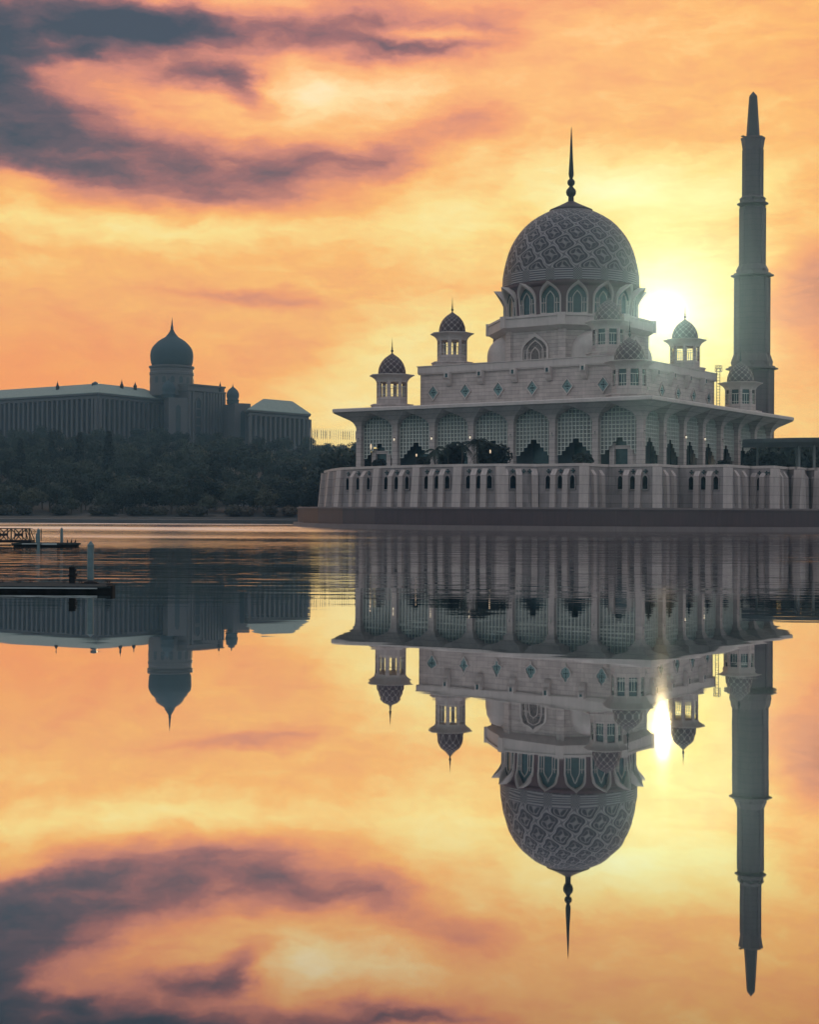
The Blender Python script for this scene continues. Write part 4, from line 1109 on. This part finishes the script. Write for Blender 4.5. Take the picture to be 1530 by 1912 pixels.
# ------------------------------------------------------------------ docks on the left
def docks():
    z = .27
    x1 = at(206, 1104, 67.6).x; x0 = -24.0
    d = thing('floating_dock', 'nearer dark floating dock with pale edge strip, cleats and a capped pile', 'dock', ((x0 + x1) / 2, 69, 0))
    O = d.location
    kx = 71.4 / 67.6
    m = MB(); m.prism([(x0, 67.7), (x1 - .15, 67.7), (x1 * kx - .15, 71.3), (x0, 71.3)], -.35, z - .08); m.build('float', DARKPLASTIC, d, sub=O)
    m = MB(); m.prism([(x0, 67.6), (x1, 67.6), (x1 * kx, 71.4), (x0, 71.4)], z - .08, z); m.build('deck', DECK, d, sub=O)
    m = MB(); m.box(x0, x1 - .6, 67.52, 67.6, z - .11, z - .06); m.build('edge_strip', ALU, d, sub=O)
    for c in ((x1 - .18, x1 + .08, 67.65, 68.3, z - .35, z + .04), (x1 * 1.028 - .15, x1 * 1.028 + .06, 69.2, 69.8, z - .3, z + .03)):
        m = MB(); m.box(*c); m.build('corner_bumper', DARKPLASTIC, d, sub=O)
    m = MB()
    for sx in (-.05, .05): m.tube((sx, 0, 0), (sx * .8, 0, .09), .018, n=6)
    m.tube((-.13, 0, .10), (.13, 0, .10), .02, n=6); m.box(-.09, .09, -.04, .04, 0, .015)
    cl = m.build('cleat', DARKM, d)
    for i, px in enumerate((3, 35, 57.5, 119, 150, 202)):
        o = cl if i == 0 else cl.copy()
        if i: C.objects.link(o); o.parent = d
        p = at(px, 1088, 70.6); o.location = (p.x - O.x, 70.6 - O.y, z)
    # power pedestal
    p = at(134.5, 1087, 70.3); q = thing('power_pedestal', 'dark service pedestal with socket boxes standing on the near dock', 'pedestal', (p.x, 70.3, z))
    m = MB(); m.box(-.13, .13, -.1, .1, 0, .72); m.loft([[(-.15, -.12, .72), (.15, -.12, .72), (.15, .12, .72), (-.15, .12, .72)], [(-.11, -.08, .78), (.11, -.08, .78), (.11, .08, .78), (-.11, .08, .78)]]); m.build('cabinet', DARKPLASTIC, q)
    for zz, w in ((.62, .06), (.42, .1), (.26, .05)):
        m = MB(); m.box(.13, .13 + w, -.07, .07, zz - .06, zz + .06); m.build('socket_box', DARKM, q)
    m = MB(); m.box(-.19, -.13, -.06, .06, .34, .42); m.tube((-.03, 0, .78), (-.03, 0, .85), .015); m.tube((.04, 0, .78), (.04, 0, .87), .015); m.build('bracket', DARKM, q)
    def pile(px, ytop, Y, w, label, zb=-2.0):
        t = at(px, ytop, Y); r = w / 2 * Y / F
        o = thing('mooring_pile', label, 'pile', (t.x, Y, 0)); m = MB(); zc = t.z - r * 1.25
        m.lathe([(r, zb), (r, zc - .02)], 20); m.build('post', WHITEP, o, True)
        c = MB(); c.lathe([(r * 1.03, zc - .06), (r * 1.06, zc), (r * .7, zc + r * .5), (.01, t.z)], 20); c.build('cone_cap', WHITEP, o, True, auto=30)
        return o
    o = pile(169, 1010, 70.2, 12.4, 'thick pale mooring pile with pointed cap through the near dock')
    m = MB(); m.lathe([(.2, z), (.3, z), (.3, z + .09), (.24, z + .1), (.16, z + .16)], 12); m.build('collar', DARKM, o)
    m = MB(); m.box(-.42, .42, -.1, .1, z + .005, z + .05); m.build('guide_bracket', DARKM, o)
    # far pontoon
    Y = 150.0; z2 = .40
    a, c = at(23.5, 1010, Y), at(146, 1010, Y)
    q = thing('pontoon', 'farther dark pontoon with raked bow at the foot of the gangway', 'pontoon', ((a.x + c.x) / 2, Y + 1.5, 0)); O2 = q.location
    x0, x1 = a.x, c.x
    top = [(x0, 149.4), (x0 + 1.2, 148.9), (x1 - 1.6, 148.9), (x1, 150.4), (x1 - .2, 152), (x1 - 1.4, 153.6), (x0 + .4, 153.6)]
    cen = Vector(((x0 + x1) / 2, 151.2)); sc_ = lambda k, zz, dx=0: [((p[0] - cen.x) * k + cen.x, (p[1] - cen.y) * k + cen.y, zz) for p in top]
    m = MB(); m.loft([sc_(.88, -.5), sc_(.965, z2 - .16)]); m.build('hull', DARKPLASTIC, q, sub=O2)
    m = MB(); m.loft([sc_(1.0, z2 - .16), sc_(1.0, z2)]); m.build('deck', DECK, q, sub=O2)
    m = MB(); m.box(x1 - 2.0 - 1.4, x1 - 1.9, 148.78, 148.9, z2 - .15, z2 + .03); m.box(x0 + 1.2, x1 - 3.5, 148.8, 148.9, z2 - .10, z2 - .01); m.build('edge_strip', ALU, q, sub=O2)
    pile(71.7, 986.5, 148.4, 5.6, 'front pale pile of the far pontoon, standing against its side')
    pile(68.3, 995, 149.3, 4.0, 'shorter dark pile just behind the front pile of the far pontoon')
    pile(114.8, 984.8, 153.9, 5.4, 'rear pale pile standing beyond the far pontoon deck')
    bird = MB()
    bird.lathe([(.01, .04), (.06, .06), (.085, .13), (.07, .2), (.035, .25), (.05, .29), (.04, .33), (.01, .35)], 10)
    bird.tube((0, .04, .1), (0, .16, .03), .035, .01); bird.tube((0, -.04, .3), (0, -.09, .295), .015, .004); bird.tube((.02, 0, .06), (.02, 0, 0), .008); bird.tube((-.02, 0, .06), (-.02, 0, 0), .008)
    bo = bird.build('bird', DARKM, None, True)
    for i, (px, lab) in enumerate(((125.5, 'leftmost of three small dark birds on the pontoon bow'), (133, 'middle one of three small dark birds on the pontoon bow'), (140.7, 'rightmost of three small dark birds, nearest the bow tip'))):
        o = bo if i == 0 else bo.copy()
        if i: C.objects.link(o)
        p = at(px, 1009, 151.0); o.location = (p.x, 151.0, z2); o.rotation_euler = (0, 0, .8 * i); tag(o, lab, 'bird', 'birds on the far pontoon')
    # gangway
    Yg = 150.6; zt, zb = at(30, 987, Yg).z, at(30, 1010.5, Yg).z; X = lambda px: at(px, 1000, Yg).x
    g = thing('gangway', 'dark steel truss gangway with crossed panels leading onto the far pontoon', 'gangway', (X(30), Yg, 0)); O3 = g.location
    m = MB(); m.box(X(-200), X(58), Yg - .05, Yg + 1.45, zb - .14, zb); m.build('walkway', DARKPLASTIC, g, sub=O3)
    for yy in (Yg, Yg + 1.4):
        m = MB(); th = .075
        m.bar((X(-200), yy, zt), (X(49), yy, zt), th); m.bar((X(-200), yy, zb + .05), (X(58), yy, zb + .05), th * 1.3)
        k = 0
        for p0 in range(-6, 2):
            e0, e1 = 20 + 28.0 * p0, 42 + 28.0 * p0
            m.bar((X(e0), yy, zb), (X(e0), yy, zt), th); m.bar((X(e1), yy, zb), (X(e1), yy, zt), th)
            if e1 > 45: continue
            m.bar((X(e0), yy, zb), (X(e1), yy, zt), th); m.bar((X(e0), yy, zt), (X(e1), yy, zb), th)
            xm = (X(e0) + X(e1)) / 2; m.box(xm - .2, xm + .2, yy - .04, yy + .04, (zt + zb) / 2 - .12, (zt + zb) / 2 + .12)
        m.bar((X(46), yy, zt), (X(53), yy, zb), th); m.bar((X(49), yy, zt), (X(58), yy, zb), th)
        m.build('truss', DARKM, g, sub=O3)
        m = MB(); pts = [(X(48), zt), (X(53), zt), (X(56.5), zt - .12), (X(58.5), zt - .32), (X(57), zt - .5), (X(53), zt - .55)]
        for p_, q_ in zip(pts, pts[1:]): m.tube((p_[0], yy, p_[1]), (q_[0], yy, q_[1]), .025, n=5)
        m.build('handrail', DARKM, g, sub=O3)
    m = MB(); m.box(X(-60), X(26), Yg + 4, Yg + 6, -.3, .10); tag(m.build('mooring_boom', DARKPLASTIC), 'low dark floating boom lying on the water under the gangway', 'boom')
docks()

# ------------------------------------------------------------------ evening haze
def haze():
    m = MB(); m.box(-720, 720, -60, 1010, -3.0, 140.0)
    M = bpy.data.materials.new('haze'); M.use_nodes = True; t = M.node_tree; t.nodes.clear()
    o = t.nodes.new('ShaderNodeOutputMaterial'); a = t.nodes.new('ShaderNodeAddShader')
    for k, (col, den, g) in enumerate((((.92, .80, .70, 1), .000013, .955), ((.27, .62, 1.0, 1), .00015, .1))):   # fine moisture round the sun, bluish air
        v = t.nodes.new('ShaderNodeVolumePrincipled'); v.inputs['Color'].default_value = col; v.inputs['Density'].default_value = den; v.inputs['Anisotropy'].default_value = g
        t.links.new(v.outputs[0], a.inputs[k])
    t.links.new(a.outputs[0], o.inputs['Volume'])
    M.cycles.homogeneous_volume = True
    tag(m.build('haze', M), kind='stuff')
haze()
